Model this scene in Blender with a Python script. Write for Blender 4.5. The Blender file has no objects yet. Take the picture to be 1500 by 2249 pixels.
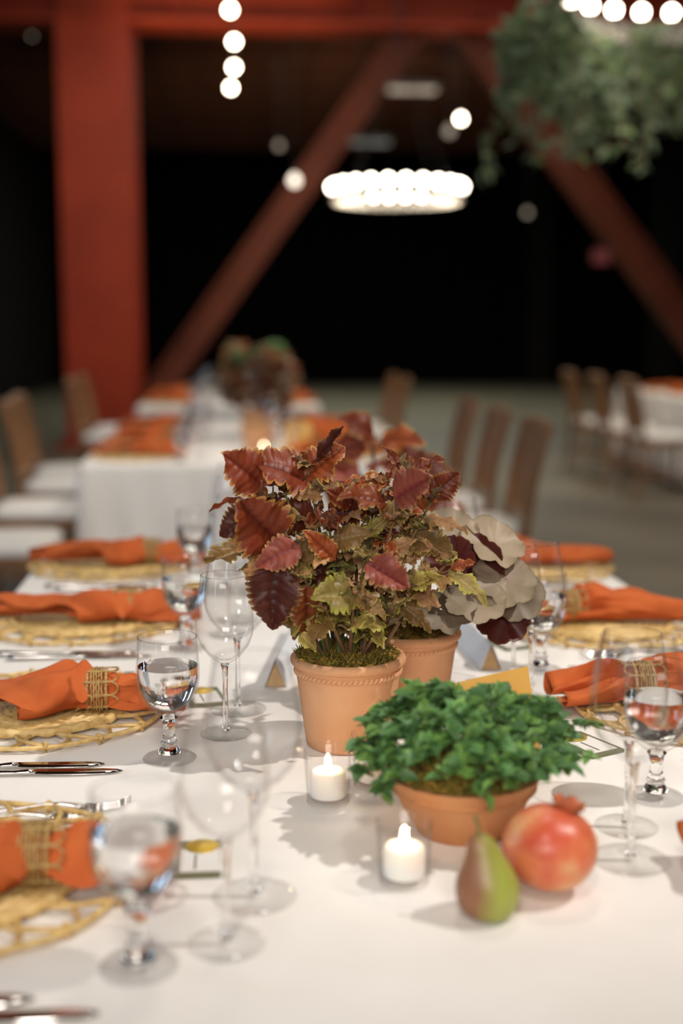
import bpy, math, random
from mathutils import Vector, Matrix, Euler
from math import sin, cos, pi, radians
random.seed(7)
S = bpy.context.scene
COL = S.collection

# ------------------------------------------------------------------ camera
cam_d = bpy.data.cameras.new('camera'); cam = bpy.data.objects.new('camera', cam_d); COL.objects.link(cam)
cam.location = (0, 0, 1.30)
PITCH = radians(8.3); YAW = math.atan(235 / 2750)
fwd = Vector((sin(YAW) * cos(PITCH), cos(YAW) * cos(PITCH), -sin(PITCH)))
cam.rotation_euler = fwd.to_track_quat('-Z', 'Y').to_euler()
cam_d.sensor_fit = 'VERTICAL'; cam_d.sensor_height = 36.0; cam_d.sensor_width = 24.0
cam_d.lens = 36 * 2750 / 2249
cam_d.dof.use_dof = True; cam_d.dof.focus_distance = 1.635; cam_d.dof.aperture_fstop = 1.655
cam_d.clip_start = 0.05; cam_d.clip_end = 200
S.camera = cam

# ------------------------------------------------------------------ world, lights, exposure
w = bpy.data.worlds.new('night_hall'); S.world = w; w.use_nodes = True
w.node_tree.nodes['Background'].inputs[0].default_value = (1.0, 0.80, 0.62, 1)
w.node_tree.nodes['Background'].inputs[1].default_value = 0.010
S.view_settings.view_transform = 'Standard'; S.view_settings.look = 'None'
S.view_settings.exposure = 0.08; S.view_settings.gamma = 1.0
S.view_settings.use_curve_mapping = False
S.cycles.transparent_max_bounces = 40
S.cycles.max_bounces = 14; S.cycles.transmission_bounces = 14
S.cycles.sample_clamp_indirect = 6.0

def spot(name, loc, target, power, angle, blend, radius, color):
    l = bpy.data.lights.new(name, 'SPOT'); o = bpy.data.objects.new(name, l); COL.objects.link(o)
    o.location = loc; o.rotation_euler = (Vector(target) - Vector(loc)).to_track_quat('-Z', 'Y').to_euler()
    l.energy = power; l.spot_size = radians(angle); l.spot_blend = blend; l.shadow_soft_size = radius; l.color = color
    return o
def area(name, loc, target, power, sx, sy, color):
    l = bpy.data.lights.new(name, 'AREA'); o = bpy.data.objects.new(name, l); COL.objects.link(o)
    o.location = loc; o.rotation_euler = (Vector(target) - Vector(loc)).to_track_quat('-Z', 'Y').to_euler()
    l.shape = 'RECTANGLE'; l.size = sx; l.size_y = sy; l.energy = power; l.color = color
    return o
WARM = (1.0, 0.93, 0.85)
spot('key_spot', (3.0, 0.85, 4.75), (0.26, 1.98, 0.75), 640, 32, 0.9, 0.045, (1.0, 0.95, 0.89))
spot('front_fill_high', (-0.5, -1.3, 4.3), (0.2, 1.7, 0.75), 170, 40, 0.9, 0.35, WARM)  # added fill from high behind the camera, not a fixture of the hall
area('front_fill_low', (-0.4, -2.6, 2.5), (0.2, 2.2, 0.8), 94, 2.2, 0.9, (1.0, 0.92, 0.84))  # added low fill to brighten surfaces facing the camera; no chandelier hangs there
spot('overhead_fill', (0.6, 3.0, 4.7), (0.2, 2.2, 0.75), 110, 62, 0.9, 0.30, WARM)  # added overhead fill that lifts the shadows on the near table
spot('table_spot_mid', (2.2, 4.6, 4.7), (0.0, 6.3, 0.75), 300, 44, 0.8, 0.06, WARM)
spot('table_spot_mid_front', (-0.3, 2.2, 4.7), (-0.2, 5.4, 0.5), 420, 36, 0.9, 0.3, WARM)
spot('table_spot_far', (1.6, 8.0, 4.6), (0.0, 10.2, 0.75), 300, 50, 0.8, 0.1, WARM)
spot('table_spot_side', (3.4, 6.8, 4.6), (3.6, 10.4, 0.7), 380, 46, 0.8, 0.1, WARM)
spot('chair_spot', (3.2, 3.4, 4.7), (1.4, 6.3, 0.4), 330, 40, 0.9, 0.2, WARM)
area('hall_fill', (2.2, 9.5, 5.0), (2.2, 9.5, 0.0), 165, 6.0, 8.0, (1.0, 0.9, 0.76))  # broad area light added to brighten the floor and chairs
area('hall_fill_far', (2.2, 21.0, 5.0), (2.2, 21.0, 0.0), 290, 6.0, 8.0, (0.95, 1.0, 0.86))  # same kind of added fill, farther down the hall
spot('column_spot', (-0.6, 9.0, 4.4), (-1.3, 14.0, 2.6), 300, 60, 0.9, 0.2, (1.0, 0.80, 0.62))
spot('beam_spot', (-0.4, 11.5, 2.4), (0.0, 14.2, 5.1), 330, 50, 0.9, 0.2, (1.0, 0.78, 0.52))
spot('ceiling_glow', (2.0, 17.0, 2.4), (1.6, 19.5, 4.9), 170, 110, 1.0, 0.3, (1.0, 0.72, 0.5))
spot('greenery_fill', (1.2, 3.2, 2.2), (2.0, 5.2, 2.5), 130, 46, 0.9, 0.2, (1.0, 0.92, 0.76))  # added from below in front to brighten the hanging foliage
for yy in (2.7, 6.4, 9.6):
    area('dusk_window', (-3.9, yy, 1.9), (0.0, yy - 0.2, 1.1), 20, 0.5, 2.0, (0.52, 0.74, 1.0))
area('dusk_window_near', (-2.6, -1.4, 2.2), (0.3, 2.2, 1.0), 14, 0.35, 1.8, (0.52, 0.74, 1.0))

# ------------------------------------------------------------------ mesh helpers
class MB:
    def __init__(s): s.v = []; s.f = []; s.m = []; s.att = {}; s.sm = []
    def add(s, vs, fs, mi=0, smooth=True):
        o = len(s.v); s.v += [tuple(v) for v in vs]; s.f += [tuple(i + o for i in f) for f in fs]
        s.m += [mi] * len(fs); s.sm += [smooth] * len(fs); return o
    def box(s, c, d, mi=0, M=None, taper=1.0):
        x, y, z = d[0] / 2, d[1] / 2, d[2] / 2
        vs = [Vector((sx * x * (taper if sz > 0 else 1), sy * y * (taper if sz > 0 else 1), sz * z)) for sz in (-1, 1) for sy in (-1, 1) for sx in (-1, 1)]
        if M: vs = [M @ v for v in vs]
        vs = [v + Vector(c) for v in vs]
        s.add(vs, [(0, 2, 3, 1), (4, 5, 7, 6), (0, 1, 5, 4), (2, 6, 7, 3), (0, 4, 6, 2), (1, 3, 7, 5)], mi, False)
    def lathe(s, prof, n=48, mi=0, closed=False, M=None):
        vs = []; fs = []; rows = []
        for (r, z) in prof:
            if r < 1e-6:
                rows.append([len(vs)]); vs.append(Vector((0, 0, z)))
            else:
                rows.append(list(range(len(vs), len(vs) + n)))
                vs += [Vector((r * cos(2 * pi * k / n), r * sin(2 * pi * k / n), z)) for k in range(n)]
        pr = list(zip(rows, rows[1:]))
        if closed: pr.append((rows[-1], rows[0]))
        for a, b in pr:
            for k in range(n):
                k2 = (k + 1) % n
                if len(a) == 1 and len(b) == 1: continue
                if len(a) == 1: fs.append((a[0], b[k2], b[k]))
                elif len(b) == 1: fs.append((a[k], a[k2], b[0]))
                else: fs.append((a[k], a[k2], b[k2], b[k]))
        if M: vs = [M @ v for v in vs]
        s.add(vs, fs, mi)
    def tube(s, pts, r, n=6, closed=False, mi=0, flat=1.0, nrm=None):
        pts = [Vector(p) for p in pts]; N = len(pts); vs = []; fs = []
        up = Vector(nrm) if nrm else Vector((0.13, 0.21, 0.97))
        for i, p in enumerate(pts):
            if closed: t = pts[(i + 1) % N] - pts[i - 1]
            else: t = pts[min(i + 1, N - 1)] - pts[max(i - 1, 0)]
            if t.length < 1e-9: t = Vector((0, 0, 1))
            t.normalize()
            a = t.cross(up)
            if a.length < 1e-4: a = t.cross(Vector((1, 0.3, 0)))
            a.normalize(); b = a.cross(t)
            rr = r[i] if isinstance(r, (list, tuple)) else (r(i / max(1, N - 1)) if callable(r) else r)
            for k in range(n):
                an = 2 * pi * k / n
                vs.append(p + a * rr * cos(an) + b * rr * flat * sin(an))
        for i in range(N if closed else N - 1):
            for k in range(n):
                i2 = (i + 1) % N; k2 = (k + 1) % n
                fs.append((i * n + k, i * n + k2, i2 * n + k2, i2 * n + k))
        if not closed:
            fs.append(tuple(range(n - 1, -1, -1))); fs.append(tuple((N - 1) * n + k for k in range(n)))
        s.add(vs, fs, mi)
    def ball(s, c, r, n=8, m=6, sc=(1, 1, 1), mi=0, M=None):
        vs = []; fs = []
        for i in range(m + 1):
            th = pi * i / m
            for k in range(n):
                v = Vector((r * sc[0] * sin(th) * cos(2 * pi * k / n), r * sc[1] * sin(th) * sin(2 * pi * k / n), r * sc[2] * cos(th)))
                if M: v = M @ v
                vs.append(v + Vector(c))
        for i in range(m):
            for k in range(n):
                k2 = (k + 1) % n; fs.append((i * n + k, (i + 1) * n + k, (i + 1) * n + k2, i * n + k2))
        s.add(vs, fs, mi)
    def mesh(s, name, mats):
        me = bpy.data.meshes.new(name); me.from_pydata(s.v, [], s.f)
        for m in (mats if isinstance(mats, (list, tuple)) else [mats]): me.materials.append(m)
        me.polygons.foreach_set('material_index', s.m); me.polygons.foreach_set('use_smooth', s.sm)
        for k, vals in s.att.items():
            a = me.attributes.new(k, 'FLOAT', 'POINT'); a.data.foreach_set('value', vals)
        me.update()
        if 'edge' not in s.att and mats is not M.get('steel'): me.set_sharp_from_angle(angle=radians(52))
        return me

def link(name, me, parent=None, loc=(0, 0, 0), rot=(0, 0, 0), sc=(1, 1, 1), M=None):
    o = bpy.data.objects.new(name, me); COL.objects.link(o)
    if M is not None: o.matrix_local = M
    else: o.location = loc; o.rotation_euler = rot; o.scale = sc
    if parent: o.parent = parent
    return o
def tag(o, label=None, cat=None, group=None, kind=None):
    if label: o['label'] = label
    if cat: o['category'] = cat
    if group: o['group'] = group
    if kind: o['kind'] = kind
    return o
def thing(name, label, cat, loc=(0, 0, 0), rotz=0, group=None, rot=None):
    o = bpy.data.objects.new(name, None); COL.objects.link(o); o.empty_display_size = 0.02
    o.location = loc; o.rotation_euler = rot if rot else (0, 0, rotz)
    return tag(o, label, cat, group)
CACHE = {}
def cached(key, fn):
    if key not in CACHE: CACHE[key] = fn()
    return CACHE[key]

# ------------------------------------------------------------------ materials
def srgb(r, g, b):
    f = lambda c: (c / 255 / 12.92) if c / 255 <= 0.04045 else ((c / 255 + 0.055) / 1.055) ** 2.4
    return (f(r), f(g), f(b), 1)
def newmat(name):
    m = bpy.data.materials.new(name); m.use_nodes = True
    nt = m.node_tree; return m, nt, nt.nodes['Principled BSDF'], nt.nodes, nt.links
def pmat(name, col, rough=0.6, col2=None, scale=20, bump=0.0, bscale=200, metal=0.0, stretch=None, sss=0.0, spec=0.5, trans=None):
    m, nt, b, N, L = newmat(name)
    b.inputs['Roughness'].default_value = rough; b.inputs['Metallic'].default_value = metal
    b.inputs['Specular IOR Level'].default_value = spec
    b.inputs['Base Color'].default_value = col
    tc = N.new('ShaderNodeTexCoord'); src = tc.outputs['Object']
    if stretch:
        mp = N.new('ShaderNodeMapping'); mp.inputs['Scale'].default_value = stretch; L.new(src, mp.inputs[0]); src = mp.outputs[0]
    if col2:
        n = N.new('ShaderNodeTexNoise'); n.inputs['Scale'].default_value = scale; n.inputs['Detail'].default_value = 5
        L.new(src, n.inputs['Vector'])
        r = N.new('ShaderNodeMapRange'); r.inputs[1].default_value = 0.35; r.inputs[2].default_value = 0.68; L.new(n.outputs[0], r.inputs[0])
        mx = N.new('ShaderNodeMix'); mx.data_type = 'RGBA'; mx.inputs[6].default_value = col; mx.inputs[7].default_value = col2
        L.new(r.outputs[0], mx.inputs[0]); L.new(mx.outputs[2], b.inputs['Base Color'])
    if bump:
        n2 = N.new('ShaderNodeTexNoise'); n2.inputs['Scale'].default_value = bscale; n2.inputs['Detail'].default_value = 4
        L.new(src, n2.inputs['Vector'])
        bp = N.new('ShaderNodeBump'); bp.inputs['Strength'].default_value = bump; bp.inputs['Distance'].default_value = 0.002
        L.new(n2.outputs[0], bp.inputs['Height']); L.new(bp.outputs[0], b.inputs['Normal'])
    if sss:
        b.inputs['Subsurface Weight'].default_value = sss; b.inputs['Subsurface Radius'].default_value = (0.012, 0.008, 0.005)
        b.inputs['Subsurface Scale'].default_value = 1.0
    return m
def emat(name, col, strength):
    m = bpy.data.materials.new(name); m.use_nodes = True; nt = m.node_tree; nt.nodes.clear()
    e = nt.nodes.new('ShaderNodeEmission'); o = nt.nodes.new('ShaderNodeOutputMaterial')
    e.inputs[0].default_value = col; e.inputs[1].default_value = strength; nt.links.new(e.outputs[0], o.inputs[0]); return m
def thin_glass(name, tint=0.995, edge=0.74):
    m = bpy.data.materials.new(name); m.use_nodes = True; nt = m.node_tree; nt.nodes.clear(); N = nt.nodes; L = nt.links
    out = N.new('ShaderNodeOutputMaterial'); tr = N.new('ShaderNodeBsdfTransparent'); gl = N.new('ShaderNodeBsdfGlossy'); mx = N.new('ShaderNodeMixShader')
    gl.inputs['Roughness'].default_value = 0.02
    lw = N.new('ShaderNodeLayerWeight'); lw.inputs[0].default_value = 0.5
    p = N.new('ShaderNodeMath'); p.operation = 'POWER'; p.inputs[1].default_value = 5.5; L.new(lw.outputs['Facing'], p.inputs[0])
    mr = N.new('ShaderNodeMapRange'); mr.inputs[3].default_value = 0.026; mr.inputs[4].default_value = 0.50; L.new(p.outputs[0], mr.inputs[0])
    cm = N.new('ShaderNodeMix'); cm.data_type = 'RGBA'; cm.inputs[6].default_value = (tint, tint, tint, 1); cm.inputs[7].default_value = (edge, edge, edge, 1)
    L.new(p.outputs[0], cm.inputs[0]); L.new(cm.outputs[2], tr.inputs[0])
    L.new(mr.outputs[0], mx.inputs[0]); L.new(tr.outputs[0], mx.inputs[1]); L.new(gl.outputs[0], mx.inputs[2]); L.new(mx.outputs[0], out.inputs[0])
    return m
def solid_glass(name, ior=1.5, clear=0.0, col=(1, 1, 1, 1)):
    m = bpy.data.materials.new(name); m.use_nodes = True; nt = m.node_tree; nt.nodes.clear(); N = nt.nodes; L = nt.links
    out = N.new('ShaderNodeOutputMaterial'); g = N.new('ShaderNodeBsdfGlass'); g.inputs['IOR'].default_value = ior; g.inputs['Roughness'].default_value = 0.0; g.inputs[0].default_value = col
    if clear:
        tr = N.new('ShaderNodeBsdfTransparent'); mx = N.new('ShaderNodeMixShader'); mx.inputs[0].default_value = clear
        L.new(g.outputs[0], mx.inputs[1]); L.new(tr.outputs[0], mx.inputs[2]); L.new(mx.outputs[0], out.inputs[0])
    else: L.new(g.outputs[0], out.inputs[0])
    return m
def leafmat(name, mid, edge, under, vein, rough=0.42, trans=0.30, e0=0.80):
    """leaf: midrib/vein colour and margin colour follow the leaf's own shape, underside differs"""
    m, nt, b, N, L = newmat(name)
    ae = N.new('ShaderNodeAttribute'); ae.attribute_name = 'edge'; av = N.new('ShaderNodeAttribute'); av.attribute_name = 'vein'
    oi = N.new('ShaderNodeObjectInfo'); hs = N.new('ShaderNodeHueSaturation')
    r = N.new('ShaderNodeMapRange'); r.inputs[1].default_value = e0; r.inputs[2].default_value = 1.0; L.new(ae.outputs['Fac'], r.inputs[0])
    tc = N.new('ShaderNodeTexCoord'); nz = N.new('ShaderNodeTexNoise'); nz.inputs['Scale'].default_value = 60; nz.inputs['Detail'].default_value = 4; L.new(tc.outputs['Object'], nz.inputs['Vector'])
    ml = N.new('ShaderNodeMath'); ml.operation = 'MULTIPLY'; L.new(r.outputs[0], ml.inputs[0])
    rn = N.new('ShaderNodeMapRange'); rn.inputs[1].default_value = 0.3; rn.inputs[2].default_value = 0.7; rn.inputs[3].default_value = 0.55; rn.inputs[4].default_value = 1.3; L.new(nz.outputs[0], rn.inputs[0]); L.new(rn.outputs[0], ml.inputs[1])
    m1 = N.new('ShaderNodeMix'); m1.data_type = 'RGBA'; m1.inputs[6].default_value = mid; m1.inputs[7].default_value = edge; L.new(ml.outputs[0], m1.inputs[0])
    m2 = N.new('ShaderNodeMix'); m2.data_type = 'RGBA'; m2.inputs[7].default_value = vein; L.new(m1.outputs[2], m2.inputs[6])
    vm = N.new('ShaderNodeMath'); vm.operation = 'MULTIPLY'; vm.inputs[1].default_value = 0.75; L.new(av.outputs['Fac'], vm.inputs[0]); L.new(vm.outputs[0], m2.inputs[0])
    m3 = N.new('ShaderNodeMix'); m3.data_type = 'RGBA'; m3.inputs[7].default_value = under; L.new(m2.outputs[2], m3.inputs[6])
    ge = N.new('ShaderNodeNewGeometry'); L.new(ge.outputs['Backfacing'], m3.inputs[0])
    vv = N.new('ShaderNodeMapRange'); vv.inputs[3].default_value = 0.7; vv.inputs[4].default_value = 1.3; L.new(oi.outputs['Random'], vv.inputs[0])
    nb = N.new('ShaderNodeMapRange'); nb.inputs[1].default_value = 0.3; nb.inputs[2].default_value = 0.7; nb.inputs[3].default_value = 0.78; nb.inputs[4].default_value = 1.2; L.new(nz.outputs[0], nb.inputs[0])
    vb = N.new('ShaderNodeMath'); vb.operation = 'MULTIPLY'; L.new(vv.outputs[0], vb.inputs[0]); L.new(nb.outputs[0], vb.inputs[1]); L.new(vb.outputs[0], hs.inputs['Value'])
    L.new(m3.outputs[2], hs.inputs['Color']); L.new(hs.outputs[0], b.inputs['Base Color'])
    b.inputs['Roughness'].default_value = rough; b.inputs['Specular IOR Level'].default_value = 0.35
    bp = N.new('ShaderNodeBump'); bp.inputs['Strength'].default_value = 0.35; bp.inputs['Distance'].default_value = 0.001; L.new(av.outputs['Fac'], bp.inputs['Height']); bp.invert = True
    L.new(bp.outputs[0], b.inputs['Normal'])
    tl = N.new('ShaderNodeBsdfTranslucent'); L.new(hs.outputs[0], tl.inputs[0]); mx = N.new('ShaderNodeMixShader'); mx.inputs[0].default_value = trans
    L.new(b.outputs[0], mx.inputs[1]); L.new(tl.outputs[0], mx.inputs[2]); L.new(mx.outputs[0], N['Material Output'].inputs[0])
    return m

M = {}
M['cloth'] = pmat('white_table_linen', srgb(240, 235, 229), 0.85, srgb(234, 228, 221), 6, 0.12, 900)
M['cushion'] = pmat('white_cushion_fabric', srgb(232, 228, 222), 0.85, srgb(222, 217, 210), 8, 0.15, 700)
M['napkin'] = pmat('terracotta_linen', srgb(199, 103, 54), 0.95, srgb(186, 90, 46), 30, 0.35, 1400, spec=0.2)
M['rattan'] = pmat('rattan_cane', srgb(226, 196, 132), 0.5, srgb(190, 150, 84), 60, 0.2, 400)
M['rattan_dark'] = pmat('rattan_band', srgb(190, 158, 98), 0.55, srgb(140, 104, 52), 90, 0.25, 500)
M['steel'] = pmat('polished_steel', (0.62, 0.60, 0.58, 1), 0.09, metal=1.0)
M['glass'] = thin_glass('thin_clear_glass')
M['foot_glass'] = thin_glass('glass_foot', 0.98, 0.70)
M['goblet_foot'] = thin_glass('goblet_foot_glass', 0.93, 0.45)
M['cup_glass'] = thin_glass('votive_glass', 0.985, 0.60)
M['rim_glass'] = thin_glass('glass_rim', 0.9, 0.45)
M['stem_glass'] = solid_glass('solid_clear_glass', 1.48)
M['water'] = solid_glass('clear_water', 1.33)
M['wax'] = pmat('white_wax', srgb(250, 244, 236), 0.5, sss=0.9)
M['flame'] = emat('candle_flame', (1.0, 0.82, 0.55, 1), 22)
M['wick'] = pmat('burnt_wick', (0.02, 0.015, 0.01, 1), 0.9)
M['terracotta'] = pmat('terracotta_clay', srgb(214, 164, 124), 0.85, srgb(204, 146, 102), 9, 0.25, 260, spec=0.25)
M['terracotta2'] = pmat('terracotta_clay_bowl', srgb(206, 150, 104), 0.85, srgb(188, 122, 78), 12, 0.25, 260, spec=0.25)
M['soil'] = pmat('dark_soil', srgb(38, 30, 20), 0.95, srgb(22, 17, 11), 40, 0.5, 120)
M['moss'] = pmat('golden_moss', srgb(176, 138, 54), 0.9, srgb(112, 96, 34), 55)
M['moss2'] = pmat('green_moss', srgb(136, 124, 46), 0.9, srgb(82, 78, 28), 55)
M['stem'] = pmat('coleus_stem', srgb(140, 108, 74), 0.5, srgb(108, 76, 58), 25)
M['stem_g'] = pmat('green_stem', srgb(112, 128, 70), 0.5, srgb(86, 96, 50), 25)
M['rust'] = leafmat('leaf_rust', srgb(126, 56, 32), srgb(190, 140, 70), srgb(132, 82, 68), srgb(78, 20, 18))
M['orange'] = leafmat('leaf_copper', srgb(158, 80, 42), srgb(206, 166, 90), srgb(150, 98, 72), srgb(110, 40, 24))
M['maroon'] = leafmat('leaf_maroon', srgb(96, 46, 34), srgb(166, 124, 64), srgb(120, 84, 70), srgb(64, 22, 22), e0=0.8)
M['pink'] = leafmat('leaf_rose', srgb(160, 86, 70), srgb(196, 150, 98), srgb(160, 110, 96), srgb(124, 36, 46))
M['olive'] = leafmat('leaf_olive', srgb(134, 102, 60), srgb(178, 164, 84), srgb(128, 108, 82), srgb(146, 120, 76))
M['lime'] = leafmat('leaf_lime', srgb(158, 136, 74), srgb(196, 192, 84), srgb(160, 156, 96), srgb(196, 176, 108), e0=0.5)
M['peach'] = leafmat('leaf_peach', srgb(188, 140, 96), srgb(196, 172, 92), srgb(170, 130, 100), srgb(206, 168, 124))
M['silver'] = leafmat('leaf_silver', srgb(148, 132, 110), srgb(130, 116, 88), srgb(140, 52, 40), srgb(140, 118, 100), rough=0.5, trans=0.12)
M['wine_leaf'] = leafmat('leaf_wine', srgb(90, 36, 28), srgb(110, 56, 36), srgb(84, 34, 30), srgb(60, 16, 20), trans=0.2)
M['green'] = leafmat('leaf_green', srgb(82, 126, 74), srgb(118, 164, 98), srgb(106, 140, 90), srgb(112, 152, 92), e0=0.3)
M['green_lt'] = leafmat('leaf_light_green', srgb(112, 160, 78), srgb(150, 190, 104), srgb(116, 150, 84), srgb(140, 178, 96), e0=0.3)
M['hang'] = leafmat('leaf_grey_green', srgb(94, 118, 72), srgb(134, 152, 100), srgb(104, 122, 96), srgb(110, 130, 88), e0=0.3)
M['hang2'] = leafmat('leaf_pale_grey_green', srgb(132, 146, 112), srgb(160, 170, 136), srgb(124, 138, 112), srgb(140, 154, 116), e0=0.3)
M['pear'] = None
M['gold'] = pmat('gold_card', srgb(226, 176, 92), 0.45, srgb(214, 160, 76), 12, metal=0.15)
M['gold_foil'] = pmat('gold_foil', srgb(226, 188, 70), 0.3, metal=0.7)
M['packet'] = pmat('green_packet', srgb(112, 112, 82), 0.6)
M['paper'] = pmat('white_paper', srgb(236, 232, 226), 0.7)
M['kraft'] = pmat('kraft_card', srgb(206, 172, 124), 0.75, srgb(190, 154, 108), 30)
M['blue_paper'] = pmat('pale_blue_card', srgb(226, 229, 234), 0.6)
M['ink'] = pmat('grey_ink', srgb(110, 108, 96), 0.8)
M['oak'] = pmat('light_oak', srgb(150, 104, 62), 0.5, srgb(112, 74, 42), 6, 0.1, 60, stretch=(1, 1, 0.15))
M['floor'] = pmat('concrete_floor', srgb(122, 112, 94), 0.55, srgb(98, 92, 78), 0.8, 0.15, 9)
M['ceil'] = pmat('dark_timber', srgb(84, 48, 26), 0.8, srgb(58, 32, 18), 2, stretch=(0.2, 3, 1))
M['joist'] = pmat('timber_joist', srgb(96, 54, 30), 0.8, srgb(66, 36, 20), 3)
M['black'] = pmat('black_drape', srgb(13, 12, 13), 0.95, spec=0.05)
M['black2'] = pmat('dark_wall_panel', srgb(28, 25, 24), 0.9, spec=0.1)
M['red_steel'] = pmat('red_oxide_steel', srgb(160, 54, 22), 0.6, srgb(140, 44, 18), 1.5, spec=0.3)
M['brown_steel'] = pmat('brown_steel', srgb(112, 54, 32), 0.65, srgb(94, 42, 24), 1.5, spec=0.3)
M['dark_metal'] = pmat('blackened_iron', (0.03, 0.028, 0.026, 1), 0.45, metal=0.8)
M['band_metal'] = pmat('brushed_band', (0.55, 0.52, 0.48, 1), 0.25, metal=1.0)
M['bulb'] = emat('lit_bulb', (1.0, 0.88, 0.70, 1), 26)
M['bulb_string'] = emat('lit_string_bulb', (1.0, 0.86, 0.64, 1), 30)
M['bulb_dim'] = emat('dim_bulb', (1.0, 0.86, 0.70, 1), 3.0)
M['bulb_low'] = emat('low_bulb', (1.0, 0.84, 0.64, 1), 0.5)
M['bulb_dim2'] = emat('dim_frosted_bulb', (1.0, 0.84, 0.68, 1), 1.1)
M['panel'] = emat('ceiling_panel_glow', (1.0, 0.80, 0.60, 1), 0.55)
M['panel2'] = emat('ceiling_panel_glow_dim', (0.95, 0.95, 0.85, 1), 0.22)
M['exit'] = emat('exit_sign_glow', (1.0, 0.25, 0.22, 1), 0.10)

def fruit_mat(name, c1, c2, c3, scale, rough, axis=None):
    m, nt, b, N, L = newmat(name)
    tc = N.new('ShaderNodeTexCoord'); n = N.new('ShaderNodeTexNoise'); n.inputs['Scale'].default_value = scale; n.inputs['Detail'].default_value = 4
    L.new(tc.outputs['Object'], n.inputs['Vector'])
    cr = N.new('ShaderNodeValToRGB'); e = cr.color_ramp.elements; e[0].position = 0.36; e[0].color = c1; e[1].position = 0.64; e[1].color = c3
    k = cr.color_ramp.elements.new(0.5); k.color = c2
    if axis:
        sx = N.new('ShaderNodeSeparateXYZ'); L.new(tc.outputs['Object'], sx.inputs[0])
        mr = N.new('ShaderNodeMapRange'); mr.inputs[1].default_value = axis[0]; mr.inputs[2].default_value = axis[1]; L.new(sx.outputs[0], mr.inputs[0])
        ad = N.new('ShaderNodeMath'); ad.operation = 'MULTIPLY_ADD'; ad.inputs[1].default_value = 0.3; L.new(n.outputs[0], ad.inputs[0])
        sc = N.new('ShaderNodeMath'); sc.operation = 'MULTIPLY'; sc.inputs[1].default_value = 0.7; L.new(mr.outputs[0], sc.inputs[0]); L.new(sc.outputs[0], ad.inputs[2])
        L.new(ad.outputs[0], cr.inputs[0])
    else: L.new(n.outputs[0], cr.inputs[0])
    v = N.new('ShaderNodeTexNoise'); v.inputs['Scale'].default_value = 320; L.new(tc.outputs['Object'], v.inputs['Vector'])
    bp = N.new('ShaderNodeBump'); bp.inputs['Strength'].default_value = 0.08; bp.inputs['Distance'].default_value = 0.001; L.new(v.outputs[0], bp.inputs['Height']); L.new(bp.outputs[0], b.inputs['Normal'])
    L.new(cr.outputs[0], b.inputs['Base Color']); b.inputs['Roughness'].default_value = rough
    return m
M['pear'] = fruit_mat('pear_skin', srgb(142, 96, 66), srgb(146, 136, 66), srgb(154, 160, 70), 14, 0.38, (-0.034, 0.022))
M['pom'] = fruit_mat('pomegranate_skin', srgb(200, 84, 56), srgb(214, 120, 80), srgb(220, 162, 112), 20, 0.36)
M['calyx'] = pmat('dried_calyx', srgb(190, 96, 56), 0.7, srgb(150, 84, 50), 80)

TZ = 0.7506   # table top height

# ------------------------------------------------------------------ the hall
def struct(name, me, label=None, parent=None):
    o = link(name, me, parent); o['kind'] = 'structure'
    if label: o['label'] = label
    return o
def boxobj(name, c, d, mat, parent=None, label=None, rot=(0, 0, 0)):
    b = MB(); b.box((0, 0, 0), d); o = link(name, b.mesh(name, mat), parent, loc=c, rot=rot)
    if parent is None: o['kind'] = 'structure'
    if label: o['label'] = label
    return o
boxobj('floor', (2, 14, -0.05), (20, 36, 0.1), M['floor'], label='grey polished concrete floor of the hall')
ceil = boxobj('ceiling', (2, 14, 5.45), (20, 36, 0.1), M['ceil'], label='dark timber ceiling with joists')
jm = MB(); jm.box((0, 0, 0), (19.8, 0.22, 0.34)); jm = jm.mesh('joist', M['joist'])
for i in range(9): link('joist', jm, ceil, loc=(0, 1.6 + 1.45 * i, -0.22))
def drape(name, p0, p1, h, mat, n, amp, label):
    p0 = Vector(p0); p1 = Vector(p1); d = p1 - p0; ln = d.length; d.normalize(); nn = Vector((-d.y, d.x, 0)); b = MB()
    K = n * 10; vs = []; fs = []
    for side in (0, 1):
        for z in (0.0, h):
            for k in range(K + 1):
                t = k / K; off = amp * (sin(t * n * 2 * pi) + 0.4 * sin(t * n * 3.3 * pi + 1))
                v = p0 + d * (t * ln) + nn * (off - side * 0.02); vs.append((v.x, v.y, z))
    W = K + 1
    for k in range(K):
        fs.append((k, k + 1, W + k + 1, W + k)); fs.append((2 * W + k, 3 * W + k, 3 * W + k + 1, 2 * W + k + 1))
        fs.append((W + k, W + k + 1, 3 * W + k + 1, 3 * W + k))
    b.add(vs, fs); return struct(name, b.mesh(name, mat), label)
drape('wall_back', (-5, 30, 0), (12, 30, 0), 5.4, M['black'], 46, 0.09, 'black drape closing off the far end of the hall')
drape('wall_left', (-4.2, -3.9, 0), (-4.2, 30, 0), 5.4, M['black2'], 60, 0.07, 'dark draped wall along the left side')
boxobj('wall_right', (11.9, 14, 2.7), (0.2, 36, 5.4), M['black2'], label='dark wall along the right side')
boxobj('wall_front', (2, -3.95, 2.7), (20, 0.1, 5.4), M['black2'], label='dark wall behind the viewpoint')

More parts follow.
